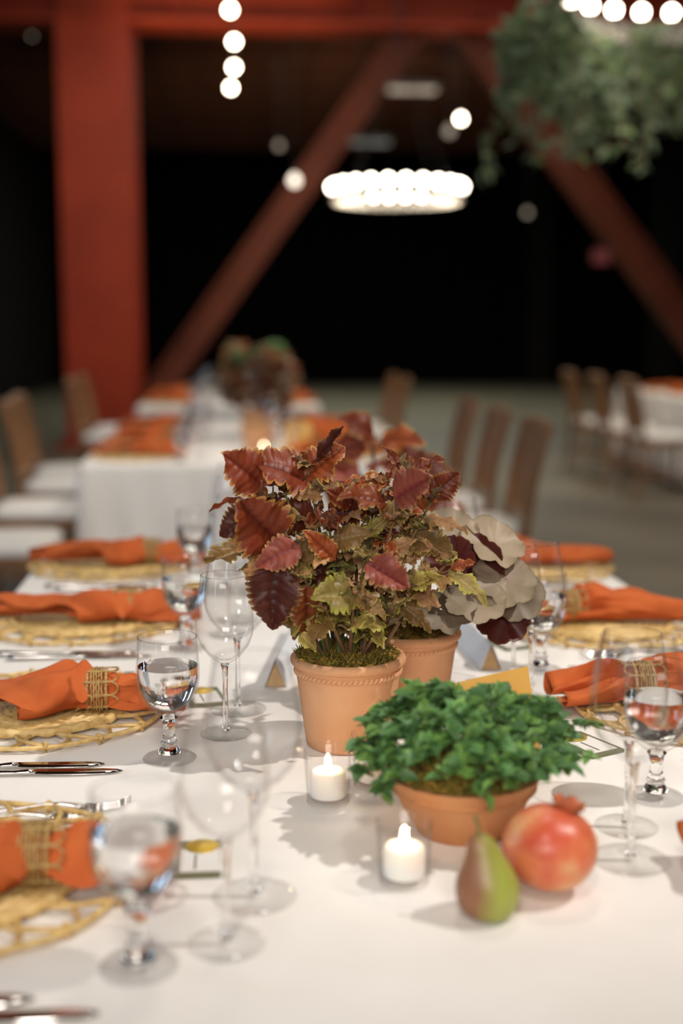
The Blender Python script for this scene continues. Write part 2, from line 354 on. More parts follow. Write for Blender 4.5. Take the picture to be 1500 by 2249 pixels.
# truss plane at Y = 14: built-up column, beam, braces
def trim(n, label): 
    o = bpy.data.objects.new('trim_%d' % n, None); COL.objects.link(o); o['kind'] = 'structure'; o['label'] = label; return o
c1 = trim(1, 'tall red oxide steel column left of the far tables')
boxobj('column_flange', (-1.45, 14.0, 2.7), (0.76, 0.06, 5.4), M['red_steel'], c1)
boxobj('column_web', (-1.45, 14.35, 2.7), (0.08, 0.64, 5.4), M['red_steel'], c1)
boxobj('column_flange', (-1.42, 14.7, 2.7), (0.76, 0.06, 5.4), M['red_steel'], c1)
boxobj('base_plate', (-1.45, 14.35, 0.02), (1.0, 1.0, 0.04), M['red_steel'], c1)
boxobj('splice_plate', (-1.45, 13.95, 4.75), (0.70, 0.04, 0.30), M['red_steel'], c1)
rv = MB(); rv.ball((0, 0, 0), 0.02, 8, 6); rv = rv.mesh('rivet', M['red_steel'])
for zx in (-0.28, 0.28):
    for zz in range(5): link('rivet', rv, c1, loc=(-1.45 + zx, 13.925, 4.65 + 0.05 * zz))
b1 = trim(2, 'wide red oxide steel beam crossing above the column')
boxobj('beam_web', (4.5, 14.25, 4.98), (14, 0.08, 0.82), M['red_steel'], b1)
boxobj('beam_flange', (4.5, 14.25, 4.55), (14, 0.5, 0.06), M['red_steel'], b1)
for i in range(7): boxobj('stiffener', (-0.6 + i * 1.9, 14.12, 5.02), (0.04, 0.2, 0.7), M['red_steel'], b1)
def brace(n, a, b, wd, mat, label):
    a = Vector(a); b = Vector(b); d = b - a; t = trim(n, label)
    ang = math.atan2(d.z, d.x); mid = (a + b) / 2
    for off in (-1, 1):
        o = boxobj('brace_flange', mid + Vector((-sin(ang), 0, cos(ang))) * off * (wd / 2 - 0.015), (d.length, 0.30, 0.03), mat, t, rot=(0, -ang, 0))
    boxobj('brace_web', mid, (d.length, 0.05, wd - 0.06), mat, t, rot=(0, -ang, 0))
brace(3, (-1.15, 14.25, 0.2), (2.02, 14.25, 4.6), 0.30, M['brown_steel'], 'brown steel brace slanting up from the red column')
brace(4, (2.6, 14.25, 4.6), (6.1, 14.25, 0.25), 0.34, M['brown_steel'], 'brown steel brace slanting down to the right')
for i, (x, y) in enumerate(((7.2, 29.2), (8.6, 24.5), (8.2, 19.0))):
    c = trim(5 + i, ('dark steel post against the far black drape', 'dark steel post in the right background', 'dark steel post nearest the right hand brace')[i])
    boxobj('column_flange', (x, y, 2.7), (0.5, 0.05, 5.4), M['black2'], c); boxobj('column_web', (x, y + 0.25, 2.7), (0.06, 0.45, 5.4), M['black2'], c)
    boxobj('column_flange', (x, y + 0.5, 2.7), (0.5, 0.05, 5.4), M['black2'], c)

# ------------------------------------------------------------------ lamps in the hall
def panel_lamp(x, y, wd, mat, label):
    t = thing('ceiling_panel_lamp', label, 'ceiling lamp', (x, y, 4.78))
    b = MB(); b.box((0, 0, 0.05), (wd, 0.34, 0.07)); link('housing', b.mesh('housing', M['dark_metal']), t)
    b = MB(); b.box((0, 0, 0.007), (wd - 0.04, 0.30, 0.012)); link('diffuser', b.mesh('diffuser', mat), t)
    for sx in (-0.3, 0.3):
        b = MB(); b.tube([(sx * wd, 0, 0.08), (sx * wd, 0, 0.63)], 0.006, 6); link('hanger', b.mesh('hanger', M['dark_metal']), t)
panel_lamp(2.68, 19.0, 0.72, M['panel'], 'warm rectangular panel lamp high under the dark ceiling')
panel_lamp(2.62, 24.3, 0.76, M['panel2'], 'dim grey rectangular panel lamp farther back above the chandelier')
def bulbshape(r):
    b = MB(); pr = [(0, -r)] + [(r * sin(a), -r * cos(a)) for a in [pi * k / 10 for k in range(1, 8)]] + [(0.45 * r, 1.0 * r), (0.4 * r, 1.25 * r), (0, 1.25 * r)]
    b.lathe(pr, 14); return b
def pendant(X, Y, Z, mat, r, label):
    t = thing('pendant_bulb', label, 'light bulb', (X, Y, Z))
    link('bulb', bulbshape(r).mesh('bulb', mat), t)
    b = MB(); b.tube([(0, 0, 1.2 * r), (0, 0, 1.2 * r + 0.06)], 0.022, 8); link('socket', b.mesh('socket', M['dark_metal']), t)
    b = MB(); b.tube([(0, 0, 1.2 * r + 0.05), (0, 0, 5.4 - Z)], 0.005, 5); link('cord', b.mesh('cord', M['dark_metal']), t)
pendant(0.666, 18.0, 3.83, M['bulb_low'], 0.045, 'faint pendant bulb above the left brace')
pendant(0.645, 13.2, 2.81, M['bulb_dim'], 0.05, 'bright pendant bulb in front of the left brace')
pendant(2.891, 17.0, 3.90, M['bulb_low'], 0.06, 'faint pendant bulb beside the bright one, lower left of it')
pendant(2.863, 16.0, 3.90, M['bulb_string'], 0.035, 'bright pendant bulb up to the right above the ring chandelier')
pendant(5.131, 22.0, 3.31, M['bulb_low'], 0.05, 'faint pendant bulb low to the right of the ring chandelier')
pendant(3.09, 12.0, 3.41, M['bulb_dim2'], 0.04, 'dim pendant bulb in front of the right brace')
pendant(-2.592, 17.5, 5.12, M['bulb_low'], 0.022, 'faint pendant bulb in the dark upper left corner')
# string of bulbs running away overhead
t = thing('string_light', 'string of round glowing bulbs running away overhead', 'string lights', (0, 0, 3.5))
SB = [(0.004, 8.25), (0.004, 9.164), (0.033, 10.142), (0.033, 11.098), (0.004, 12.015)]
for (x, y) in SB:
    o = link('bulb', cached('sbulb', lambda: bulbshape(0.03).mesh('bulb', M['bulb_string'])), t, loc=(x, y, 0))
    link('socket', cached('ssock', lambda: (lambda b: (b.tube([(0, 0, 0.03), (0, 0, 0.085)], 0.016, 8), b.mesh('socket', M['dark_metal']))[1])(MB())), t, loc=(x, y, 0))
b = MB(); b.tube([(-0.035, 4.0, 0.35)] + [(x, y, 0.085) for x, y in SB] + [(0.0, 12.9, 0.12), (0, 13.9, 1.2)], 0.005, 5); link('cable', b.mesh('cable', M['dark_metal']), t)

def ring_lamp(loc, R, nb, label, bulb_r, phase=0.0, up=True):
    t = thing('ring_chandelier', label, 'chandelier', loc)
    b = MB(); b.lathe([(R - 0.02, -0.14), (R + 0.02, -0.14), (R + 0.02, -0.05), (R - 0.02, -0.05)], 72, closed=True); link('band', b.mesh('band', M['band_metal']), t)
    bm = bulbshape(bulb_r).mesh('bulb', M['bulb']); sm = MB(); sm.tube([(0, 0, -0.06), (0, 0, -0.02)], 0.014, 8); sm = sm.mesh('socket', M['dark_metal'])
    for k in range(nb):
        a = 2 * pi * k / nb + phase; p = (R * cos(a), R * sin(a), 0)
        link('bulb', bm, t, loc=p, rot=(pi, 0, 0)); link('socket', sm, t, loc=p)
    for k in range(4):
        a = pi / 4 + k * pi / 2; b = MB(); b.tube([(R * cos(a), R * sin(a), -0.05), (0, 0, 1.5)], 0.006, 6); link('cable', b.mesh('cable', M['dark_metal']), t)
    b = MB(); b.tube([(0, 0, 1.48), (0, 0, 5.38 - loc[2])], 0.012, 8); link('rod', b.mesh('rod', M['dark_metal']), t)
    return t
ring_lamp((1.68, 13.0, 2.73), 0.66, 24, 'glowing ring chandelier of bare bulbs hanging in the background', 0.036)

# ------------------------------------------------------------------ leaves
def coleus_leaf(n_teeth=9, tooth=0.16, droop=0.18, fold=0.25, ripple=0.05, twist=0.0, wide=0.42, seed=0, acute=1.0):
    """unit leaf: base at origin, tip at (0,1,0), half width 0.5*ratio baked as 0.5"""
    rnd = random.Random(seed); b = MB(); I = n_teeth * 5; J = 5; edge = []; vein = []; vs = []; fs = []
    for i in range(I + 1):
        t = i / I
        wv = (sin(pi * min(1, t ** 0.60)) ** 0.75) if t < 1 else 0
        wv = max(0.012, wv) * 0.5
        ph = (t * n_teeth) % 1.0
        sc = 1 - tooth + tooth * 1.6 * (abs(sin(pi * ph)) ** 0.7)
        for j in range(-J, J + 1):
            q = j / J; aq = abs(q)
            x = wv * q * (1 + (sc - 1) * aq ** 4)
            y = t + 0.06 * aq ** 2 * wv * 2
            z = -droop * t * t + fold * abs(x) - 0.6 * abs(x) * abs(x)
            z += ripple * sin(t * 14 + (2 if q > 0 else 0) + seed) * aq ** 2
            s = t * 7 - aq * 0.55 * 2 - 0.1
            sv = max(0, 1 - abs((s % 1.0) - 0.5) * 5) * (0.7 if aq < 0.92 else 0.2) * (1 if t < 0.94 else 0)
            mv = 1.0 if j == 0 else 0
            z += -0.020 * sv - 0.022 * mv + 0.012 * (1 - sv) * sin(pi * min(1, aq)) 
            x += twist * t * t
            vs.append((x, y, z)); edge.append(max(aq ** 1.2, 1.0 if t > 0.97 else 0)); vein.append(max(sv * 0.8, mv))
    W = 2 * J + 1
    for i in range(I):
        for j in range(2 * J): fs.append((i * W + j, i * W + j + 1, (i + 1) * W + j + 1, (i + 1) * W + j))
    b.add(vs, fs); b.att = {'edge': edge, 'vein': vein}; return b
LEAFV = [dict(n_teeth=10, tooth=0.14, droop=0.25, fold=0.30, ripple=0.07, seed=1), dict(n_teeth=9, tooth=0.16, droop=0.45, fold=0.35, ripple=0.08, seed=2), dict(n_teeth=11, tooth=0.14, droop=0.10, fold=0.40, ripple=0.09, twist=-0.10, seed=3), dict(n_teeth=9, tooth=0.18, droop=-0.18, fold=0.55, ripple=0.07, twist=0.12, seed=4), dict(n_teeth=6, tooth=0.26, droop=0.30, fold=0.5, ripple=0.16, seed=5), dict(n_teeth=7, tooth=0.24, droop=-0.3, fold=0.3, ripple=0.14, twist=-.15, seed=6)]
def coleus_mesh(kind, v): return cached(('coleus', kind, v), lambda: coleus_leaf(**LEAFV[v]).mesh('coleus_leaf', M[kind]))
def basis(base, tip, nrm, width):
    base = Vector(base); d = Vector(tip) - base; L_ = d.length; y = d.normalized(); n = Vector(nrm); n = (n - y * n.dot(y))
    if n.length < 1e-4: n = y.orthogonal()
    n.normalize(); x = y.cross(n)
    m = Matrix.Identity(4)
    for r in range(3): m[r][0] = x[r] * L_ * width; m[r][1] = y[r] * L_; m[r][2] = n[r] * L_; m[r][3] = base[r]
    return m
def lobed_leaf(seed, lobes=7, cup=0.12):
    """round heuchera leaf, petiole at centre notch, unit radius, normal +z"""
    rnd = random.Random(seed); b = MB(); A = 84; R = 6; vs = [(0, 0, 0.02)]; edge = [0.0]; vein = [1.0]; fs = []
    for r in range(1, R + 1):
        f = r / R
        for k in range(A):
            a = -pi / 2 + 0.04 + (2 * pi - 0.08) * k / (A - 1)
            u = k / (A - 1) * lobes; ph = abs(sin(pi * u)); s2 = abs(sin(pi * u * 3))
            rad = (0.87 + 0.11 * ph ** 0.6 + 0.035 * s2) * (0.92 + 0.08 * sin(a + seed))
            rr = f * (1 + (rad - 1) * f ** 2)
            z = cup * f * f * (1 + 0.25 * cos(u * 2 * pi)) - 0.05 * f ** 3 * ph + 0.07 * sin(a * 3 + seed) * f - 0.02
            vs.append((rr * cos(a), rr * sin(a), z)); edge.append(f ** 2.5)
            dv = abs((u % 1.0) - 0.5); vein.append(max(0, 1 - dv * 12) * (0.6 - 0.5 * f) + 0.15 * max(0, 1 - abs(((u * 3) % 1) - 0.5) * 5) * f)
    for k in range(A - 1): fs.append((0, 1 + k, 2 + k))
    for r in range(R - 1):
        for k in range(A - 1):
            o = 1 + r * A; fs.append((o + k, o + A + k, o + A + k + 1, o + k + 1))
    b.add(vs, fs); b.att = {'edge': edge, 'vein': vein}; return b
def small_leaf(seed, teeth=True, J=2, I=7):
    b = MB(); vs = []; fs = []; edge = []; vein = []
    rnd = random.Random(seed)
    for i in range(I + 1):
        t = i / I; wv = max(0.02, sin(pi * t ** 0.8)) * 0.5
        if teeth and i in (4, 6): wv *= 0.86
        for j in range(-J, J + 1):
            q = j / J; x = wv * q; z = -0.25 * t * t + 0.35 * abs(x); vs.append((x, t, z)); edge.append(abs(q)); vein.append(1.0 if j == 0 else 0)
    W = 2 * J + 1
    for i in range(I):
        for j in range(2 * J): fs.append((i * W + j, i * W + j + 1, (i + 1) * W + j + 1, (i + 1) * W + j))
    b.add(vs, fs); b.att = {'edge': edge, 'vein': vein}; return b

def moss_mesh(name, r, z, n, seed, mats, lift=0.018, ln=0.016):
    rnd = random.Random(seed); b = MB()
    dome = []
    for i in range(7):
        f = i / 6; dome.append((r * f, z + lift * 0.35 * (1 - f * f)))
    b.lathe(dome, 40, mi=0)
    nc = max(24, n // 45); clumps = []
    for c in range(nc):
        a = c * 2.39996 + rnd.uniform(-.2, .2); rr = r * math.sqrt((c + 0.5) / nc) * 0.95
        clumps.append((Vector((rr * cos(a), rr * sin(a), z + lift * 0.30 * (1 - (rr / r) ** 2))), r * rnd.uniform(0.09, 0.17), rnd.random()))
    for k in range(n):
        cc, rc, tone = clumps[k % nc]
        d = Vector((rnd.gauss(0, 1), rnd.gauss(0, 1), abs(rnd.gauss(0.3, 0.8)))).normalized()
        p = cc + Vector((d.x * rc, d.y * rc, d.z * rc * 0.7)) * 0.75; clump = 0.4
        d = (d + Vector((rnd.gauss(0, .6), rnd.gauss(0, .6), rnd.gauss(0, .5)))).normalized()
        side = d.cross(Vector((rnd.gauss(0, 1), rnd.gauss(0, 1), rnd.gauss(0, 1)))).normalized()
        L_ = ln * rnd.uniform(0.45, 1.2) * (0.6 + 0.7 * clump); wd = rnd.uniform(0.0006, 0.0013)
        bend = Vector((rnd.gauss(0, 1), rnd.gauss(0, 1), rnd.gauss(0, 1))) * L_ * 0.3
        q = [p, p + d * L_ * 0.5 + bend * 0.5, p + d * L_ + bend * 0.4 + Vector((0, 0, -L_ * 0.1))]
        p2 = d.cross(side)
        b.add([q[0] - side * wd, q[0] + side * wd, q[1] - side * wd + p2 * wd, q[1] + side * wd, q[2]], [(0, 1, 3, 2), (2, 3, 4)], 0 if rnd.random() < 0.25 + 0.6 * tone else 1)
    return b.mesh(name, mats)

# ------------------------------------------------------------------ pots
def make_pot(parent, R=0.0765, Rb=0.056, H=0.122, mat='terracotta'):
    t = 0.006
    pr = [(0, 0), (Rb - 0.002, 0), (Rb, 0.002)] + [(Rb + (R - 0.006 - Rb) * (k / 10) ** 0.95, 0.002 + (H - 0.018) * k / 10) for k in range(1, 11)]
    pr += [(R - 0.005, H - 0.012), (R - t - 0.004, H - 0.012), (Rb - t, 0.01), (0, 0.01)]
    b = MB(); b.lathe(pr, 64); body = link('pot_body', cached(('potb', R, H, mat), lambda: b.mesh('pot_body', M[mat])), parent)
    def rim():
        b = MB(); pts = []
        for k in range(14):
            a = 2 * pi * k / 14; pts.append((R - 0.0055 + 0.0065 * cos(a), H - 0.006 + 0.0068 * sin(a)))
        b.lathe(pts, 64, closed=True); return b.mesh('rim', M[mat])
    link('rim', cached(('potr', R, H, mat), rim), body)
    def rope():
        b = MB(); n = 62; rr = R - 0.0065; z = H - 0.0205
        for k in range(n):
            a = 2 * pi * k / n
            Mx = Matrix.Rotation(a, 3, 'Z') @ Matrix.Rotation(radians(38), 3, 'X')
            b.ball((rr * cos(a), rr * sin(a), z), 0.0055, 7, 5, (0.55, 1.05, 0.55), 0, Mx)
        return b.mesh('rope_band', M[mat])
    link('rope_band', cached(('potrope', R, H, mat), rope), body)
    return body

# ------------------------------------------------------------------ potted coleus (front pot)
COLEUS = [
("rust",(-0.115,-0.050,0.358),(-0.149,-0.080,0.393),0.95,(0.00,-0.90,0.40)),
("rust",(-0.059,-0.030,0.357),(-0.106,-0.060,0.399),0.95,(0.00,-0.60,0.80)),
("orange",(-0.059,-0.020,0.361),(-0.013,-0.030,0.396),0.80,(-0.20,-0.70,0.60)),
("maroon",(-0.041,-0.020,0.383),(-0.009,-0.030,0.422),0.32,(-0.50,-0.70,0.30)),
("rust",(-0.098,0.000,0.347),(-0.121,0.020,0.384),0.50,(0.00,-0.80,0.20)),
("rust",(0.072,-0.020,0.360),(0.055,-0.030,0.397),0.35,(0.40,-0.80,0.20)),
("rust",(0.078,-0.030,0.368),(0.115,-0.040,0.386),0.42,(-0.10,-0.50,0.80)),
("pink",(0.053,-0.060,0.338),(0.095,-0.090,0.369),0.80,(0.00,-0.80,0.55)),
("rust",(0.104,-0.040,0.338),(0.133,-0.050,0.364),0.80,(0.20,-0.90,0.30)),
("orange",(0.048,-0.030,0.353),(-0.001,-0.040,0.367),0.55,(0.00,-0.50,0.90)),
("orange",(0.041,-0.060,0.332),(-0.012,-0.090,0.351),0.62,(0.00,-0.60,0.80)),
("rust",(-0.094,-0.070,0.286),(-0.147,-0.100,0.339),0.85,(-0.30,-0.90,0.30)),
("maroon",(-0.120,-0.050,0.320),(-0.162,-0.060,0.298),0.90,(-0.20,-0.90,0.20)),
("pink",(-0.070,-0.090,0.285),(-0.113,-0.110,0.270),0.75,(0.00,-0.90,0.30)),
("maroon",(-0.095,-0.090,0.262),(-0.109,-0.100,0.190),0.80,(-0.15,-1.00,0.10)),
("olive",(-0.136,-0.060,0.278),(-0.180,-0.090,0.259),0.50,(-0.20,-0.70,0.60)),
("rust",(-0.141,-0.030,0.337),(-0.175,-0.050,0.333),0.25,(0.00,-0.40,0.90)),
("orange",(-0.061,-0.090,0.234),(-0.054,-0.090,0.167),0.55,(0.25,-1.00,0.05)),
("lime",(-0.002,-0.100,0.221),(-0.047,-0.130,0.235),0.85,(0.00,-0.80,0.60)),
("pink",(0.014,-0.100,0.264),(0.061,-0.130,0.239),0.65,(0.00,-0.85,0.50)),
("olive",(0.002,-0.090,0.222),(0.034,-0.110,0.204),0.60,(0.20,-0.70,0.70)),
("olive",(-0.072,-0.060,0.270),(-0.032,-0.080,0.285),0.75,(0.00,-0.90,0.50)),
("maroon",(-0.047,-0.030,0.308),(-0.101,-0.040,0.324),0.70,(0.00,-0.95,0.20)),
("maroon",(-0.019,-0.030,0.316),(0.017,-0.040,0.326),1.00,(0.00,-0.95,0.10)),
("peach",(0.097,-0.050,0.309),(0.136,-0.080,0.308),0.45,(0.00,-0.50,0.90)),
("lime",(0.123,-0.060,0.240),(0.163,-0.090,0.227),0.50,(0.10,-0.60,0.80)),
("orange",(0.126,-0.060,0.247),(0.151,-0.070,0.256),0.50,(0.00,-0.70,0.70)),
("olive",(0.078,-0.030,0.288),(0.128,-0.050,0.264),0.60,(0.10,-0.90,0.40)),
("peach",(0.043,-0.060,0.264),(0.068,-0.080,0.287),0.60,(0.00,-0.80,0.50)),
("maroon",(0.038,-0.010,0.287),(0.080,-0.010,0.316),0.60,(0.00,-0.90,0.30)),
("olive",(-0.041,-0.030,0.239),(-0.080,-0.030,0.217),0.60,(0.00,-0.90,0.30)),
("lime",(0.076,-0.060,0.224),(0.110,-0.080,0.240),0.50,(0.00,-0.80,0.60)),
("olive",(-0.023,-0.060,0.284),(0.013,-0.080,0.299),0.70,(0.00,-0.80,0.50)),
("peach",(-0.038,-0.030,0.338),(-0.071,-0.050,0.353),0.60,(0.00,-0.70,0.70)),
("rust",(-0.002,-0.050,0.329),(-0.026,-0.070,0.352),0.70,(0.00,-0.80,0.50)),
("olive",(0.039,-0.050,0.305),(0.076,-0.060,0.335),0.55,(0.00,-0.90,0.30)),
("lime",(0.016,-0.050,0.288),(0.044,-0.060,0.315),0.40,(0.00,-0.90,0.40)),
("orange",(0.092,-0.050,0.322),(0.061,-0.060,0.344),0.60,(0.00,-0.80,0.40)),
("lime",(-0.049,-0.060,0.261),(-0.079,-0.080,0.248),0.40,(0.00,-0.80,0.60)),
("peach",(-0.078,-0.070,0.205),(-0.090,-0.080,0.237),0.50,(0.00,-0.90,0.30)),
("lime",(-0.068,-0.080,0.169),(-0.052,-0.100,0.159),0.60,(0.00,-0.70,0.70)),
("olive",(0.061,-0.070,0.202),(0.093,-0.090,0.183),0.50,(0.00,-0.80,0.50)),
("orange",(-0.024,-0.080,0.265),(-0.056,-0.090,0.301),0.50,(0.00,-0.90,0.30)),
]
def bez(p0, p1, p2, n=12):
    return [p0 * (1 - t) ** 2 + p1 * 2 * t * (1 - t) + p2 * t * t for t in [k / n for k in range(n + 1)]]
def coleus_plant():
    rnd = random.Random(21)
    t = thing('potted_coleus', 'rust and green coleus with frilled leaves in the front terracotta pot', 'potted plant', (0.147, 1.616, TZ))
    make_pot(t)
    moss = link('moss', moss_mesh('moss', 0.068, 0.118, 8000, 5, [M['moss'], M['moss2']], lift=0.03, ln=0.010), t); moss['kind'] = 'stuff'
    # main stems: root (on the moss), tip
    tips = [(-0.085, -0.04, 0.345), (-0.055, -0.02, 0.375), (-0.118, -0.045, 0.335), (-0.08, -0.08, 0.28), (-0.062, -0.085, 0.24), (-0.12, -0.05, 0.285), (-0.01, -0.03, 0.34), (0.04, -0.03, 0.35), (0.074, -0.02, 0.365),
            (0.103, -0.04, 0.33), (0.085, -0.04, 0.295), (0.12, -0.055, 0.25), (0.012, -0.09, 0.265), (0.02, 0.05, 0.33), (-0.05, 0.06, 0.33), (0.07, 0.06, 0.31), (0.0, -0.085, 0.215), (0.07, -0.06, 0.22), (-0.03, -0.07, 0.30), (0.05, -0.075, 0.31), (-0.1, 0.0, 0.32), (0.03, -0.02, 0.31), (-0.035, -0.09, 0.20), (0.045, -0.085, 0.19)]
    stems = []
    for k, tp in enumerate(tips):
        tp = Vector(tp); a = math.atan2(tp.y, tp.x); rr = 0.012 + 0.03 * rnd.random()
        root = Vector((tp.x * 0.28 + rnd.uniform(-0.008, 0.008), tp.y * 0.3 + rnd.uniform(-0.008, 0.008), 0.117))
        mid = Vector((tp.x * 0.62, tp.y * 0.6, root.z + (tp.z - root.z) * 0.62)); mid = mid * 1.0
        pts = bez(root, mid, tp); stems.append(pts)
        b = MB(); r0 = rnd.uniform(0.0026, 0.0036); b.tube(pts, lambda f, r0=r0: r0 * (1 - 0.5 * f), 7)
        link('stem', b.mesh('stem', M['stem'] if k % 3 else M['stem_g']), t)
    allp = [(p, i / len(s)) for s in stems for i, p in enumerate(s)]
    def petiole(base):
        base = Vector(base); best = min(allp, key=lambda e: (e[0] - base).length + (0.02 if e[0].z > base.z else 0))[0]
        if (best - base).length > 0.004:
            m = (best + base) / 2 + Vector((0, 0, -0.006)); b = MB(); b.tube(bez(best, m, base, 5), lambda f: 0.0014 - 0.0004 * f, 5); return b
    for k, (kind, bs, tp, wd, n) in enumerate(COLEUS):
        d = Vector(tp) - Vector(bs); tp2 = Vector(bs) + d * 1.12
        lf = link('leaf', coleus_mesh(kind, k % 4), t, M=basis(bs, tp2, n, wd * 1.05))
        p = petiole(bs)
        if p: link('petiole', p.mesh('petiole', M['stem']), t)
    # pairs of leaves along the stems, crown tufts at their ends
    for si, pts in enumerate(stems):
        H = pts[-1].z
        for q in (3, 5, 7, 8, 10):
            p = pts[q]; a0 = rnd.uniform(0, 2 * pi)
            for s in (0, pi):
                a = a0 + s; L_ = rnd.uniform(0.026, 0.046) * (1.0 if q > 4 else 0.75)
                d = Vector((cos(a), sin(a), rnd.uniform(-0.5, 0.5))).normalized()
                bs = p + d * 0.010
                if p.z < 0.20: kind = rnd.choice(('lime', 'olive', 'olive', 'lime'))
                elif p.z < 0.28: kind = rnd.choice(('olive', 'lime', 'maroon', 'peach', 'olive', 'peach'))
                else: kind = rnd.choice(('rust', 'orange', 'orange', 'peach', 'olive', 'peach'))
                if (bs + d * L_).z < 0.158: continue
                n = Vector((rnd.gauss(0, .4), rnd.gauss(-0.5, .4), 0.8))
                link('leaf', coleus_mesh(kind, rnd.choice((0, 1, 2, 3, 4, 5, 4, 5))), t, M=basis(bs, bs + d * L_, n, rnd.uniform(0.5, 0.85)))
        p = pts[-1]
        for j in range(6):
            a = j * 2.4 + si; d = Vector((cos(a) * 0.7, sin(a) * 0.7, rnd.uniform(0.3, 1.0))).normalized(); L_ = rnd.uniform(0.016, 0.032)
            link('leaf', coleus_mesh(rnd.choice(('rust', 'orange', 'peach', 'olive') if H > 0.3 else ('olive', 'lime', 'peach')), rnd.randrange(6)), t, M=basis(p, p + d * L_, Vector((-d.x, -d.y - .3, .6)), rnd.uniform(0.5, 0.75)))
coleus_plant()

# ------------------------------------------------------------------ heuchera in the pot behind
def heuchera():
    rnd = random.Random(4); ox, oy = 0.246, 1.752
    t = thing('potted_heuchera', 'silver leaved heuchera with wine red undersides in the rear terracotta pot', 'potted plant', (ox, oy, TZ))
    make_pot(t)
    ms = link('moss', moss_mesh('moss', 0.067, 0.117, 1500, 9, [M['moss'], M['moss2']]), t); ms['kind'] = 'stuff'
    # (x,y,z centre), radius, normal, spin, kind
    Ls = [((0.080, -0.075, 0.185), 0.040, (0.15, -0.75, 0.6), 0.3, 'silver', 0), ((0.128, -0.055, 0.205), 0.042, (0.35, -0.8, 0.5), -0.5, 'silver', 1), ((0.115, -0.03, 0.250), 0.043, (0.1, -0.5, 0.85), 0.2, 'silver', 2),
          ((0.145, -0.035, 0.185), 0.040, (0.5, -0.8, 0.2), -0.8, 'silver', 0), ((0.060, -0.01, 0.268), 0.036, (0.0, -0.7, 0.7), 0.4, 'silver', 1), ((0.020, 0.02, 0.285), 0.030, (-.1, -.6, .8), 0.0, 'silver', 2),
          ((0.085, -0.03, 0.225), 0.042, (0.1, -0.9, -0.15), 0.2, 'wine_leaf', 0), ((0.130, -0.035, 0.150), 0.036, (0.2, -0.95, 0.15), 0.9, 'wine_leaf', 1), ((0.05, -0.06, 0.23), 0.035, (-.2, -.9, .2), -.3, 'wine_leaf', 2),
          ((0.045, -0.085, 0.165), 0.036, (-0.1, -0.7, 0.6), 0.8, 'silver', 2), ((0.04, 0.07, 0.22), 0.04, (0, .3, .9), 0, 'silver', 0), ((-0.05, 0.07, 0.22), 0.04, (-.3, .3, .9), 1, 'silver', 1), ((0.12, 0.05, 0.2), 0.042, (.6, .3, .7), 2, 'silver', 2),
          ((-0.08, 0.03, 0.20), 0.036, (-.6, .1, .7), 2, 'wine_leaf', 2)]
    for (c, r, n, sp, kind, v) in Ls:
        c = Vector(c) + Vector((0, -0.015 if c[1] < 0 else 0, 0)); r *= 1.2; me = cached(('lobed', kind, v), lambda: lobed_leaf(v + 1, 7, 0.10 + 0.05 * v).mesh('lobed_leaf', M[kind]))
        out = Vector((c.x, c.y, 0)); out = out.normalized() * r
        mtx = basis(c, c + (out + Vector((0, 0, -r * 0.5))).normalized() * r, n, 1.0) @ Matrix.Rotation(sp * 0.5, 4, 'Z')
        link('leaf', me, t, M=mtx)
        b = MB(); root = Vector((c.x * 0.22, c.y * 0.22, 0.118)); b.tube(bez(root, Vector((c.x * .5, c.y * .5, c.z * 0.9 + 0.02)), c, 8), 0.0017, 6); link('petiole', b.mesh('petiole', M['stem']), t)
heuchera()

# ------------------------------------------------------------------ round-leaved coleus in the third pot behind
def third_plant():
    rnd = random.Random(8); t = thing('potted_coleus', 'coleus with broad rust leaves in the third pot, behind the other two', 'potted plant', (0.285, 2.55, TZ))
    make_pot(t)
    ms = link('moss', moss_mesh('moss', 0.067, 0.117, 900, 19, [M['moss'], M['moss2']]), t); ms['kind'] = 'stuff'
    Ls = [(-0.06, 0.33, 'rust'), (0.045, 0.335, 'orange'), (0.02, 0.29, 'pink'), (-0.10, 0.27, 'pink'), (0.13, 0.27, 'maroon'), (-0.03, 0.25, 'rust'), (0.09, 0.23, 'rust'), (-0.09, 0.22, 'maroon'), (0.03, 0.22, 'orange'), (-0.02, 0.35, 'rust'), (0.08, 0.30, 'rust'), (-0.13, 0.23, 'rust'), (0.14, 0.21, 'orange')]
    b = MB(); b.tube(bez(Vector((0, 0, .117)), Vector((0.01, 0, .24)), Vector((-0.01, -0.01, .34))), 0.004, 7); link('stem', b.mesh('stem', M['stem']), t)
    for k, (x, z, kind) in enumerate(Ls):
        bs = Vector((x * 0.35, -0.02 + 0.03 * (k % 3 - 1), z - 0.012)); tp = Vector((x * 1.35, -0.05 - 0.02 * (k % 2), z + 0.008 * (1 if k % 2 else -2)))
        if (tp - bs).length < 0.075: tp = bs + (tp - bs).normalized() * 0.085
        link('leaf', coleus_mesh(kind, k % 4), t, M=basis(bs, tp, (0, -0.75, 0.65), 0.85))
        b = MB(); b.tube([(0, -0.005, z - 0.03), bs], 0.0018, 5); link('petiole', b.mesh('petiole', M['stem']), t)
third_plant()

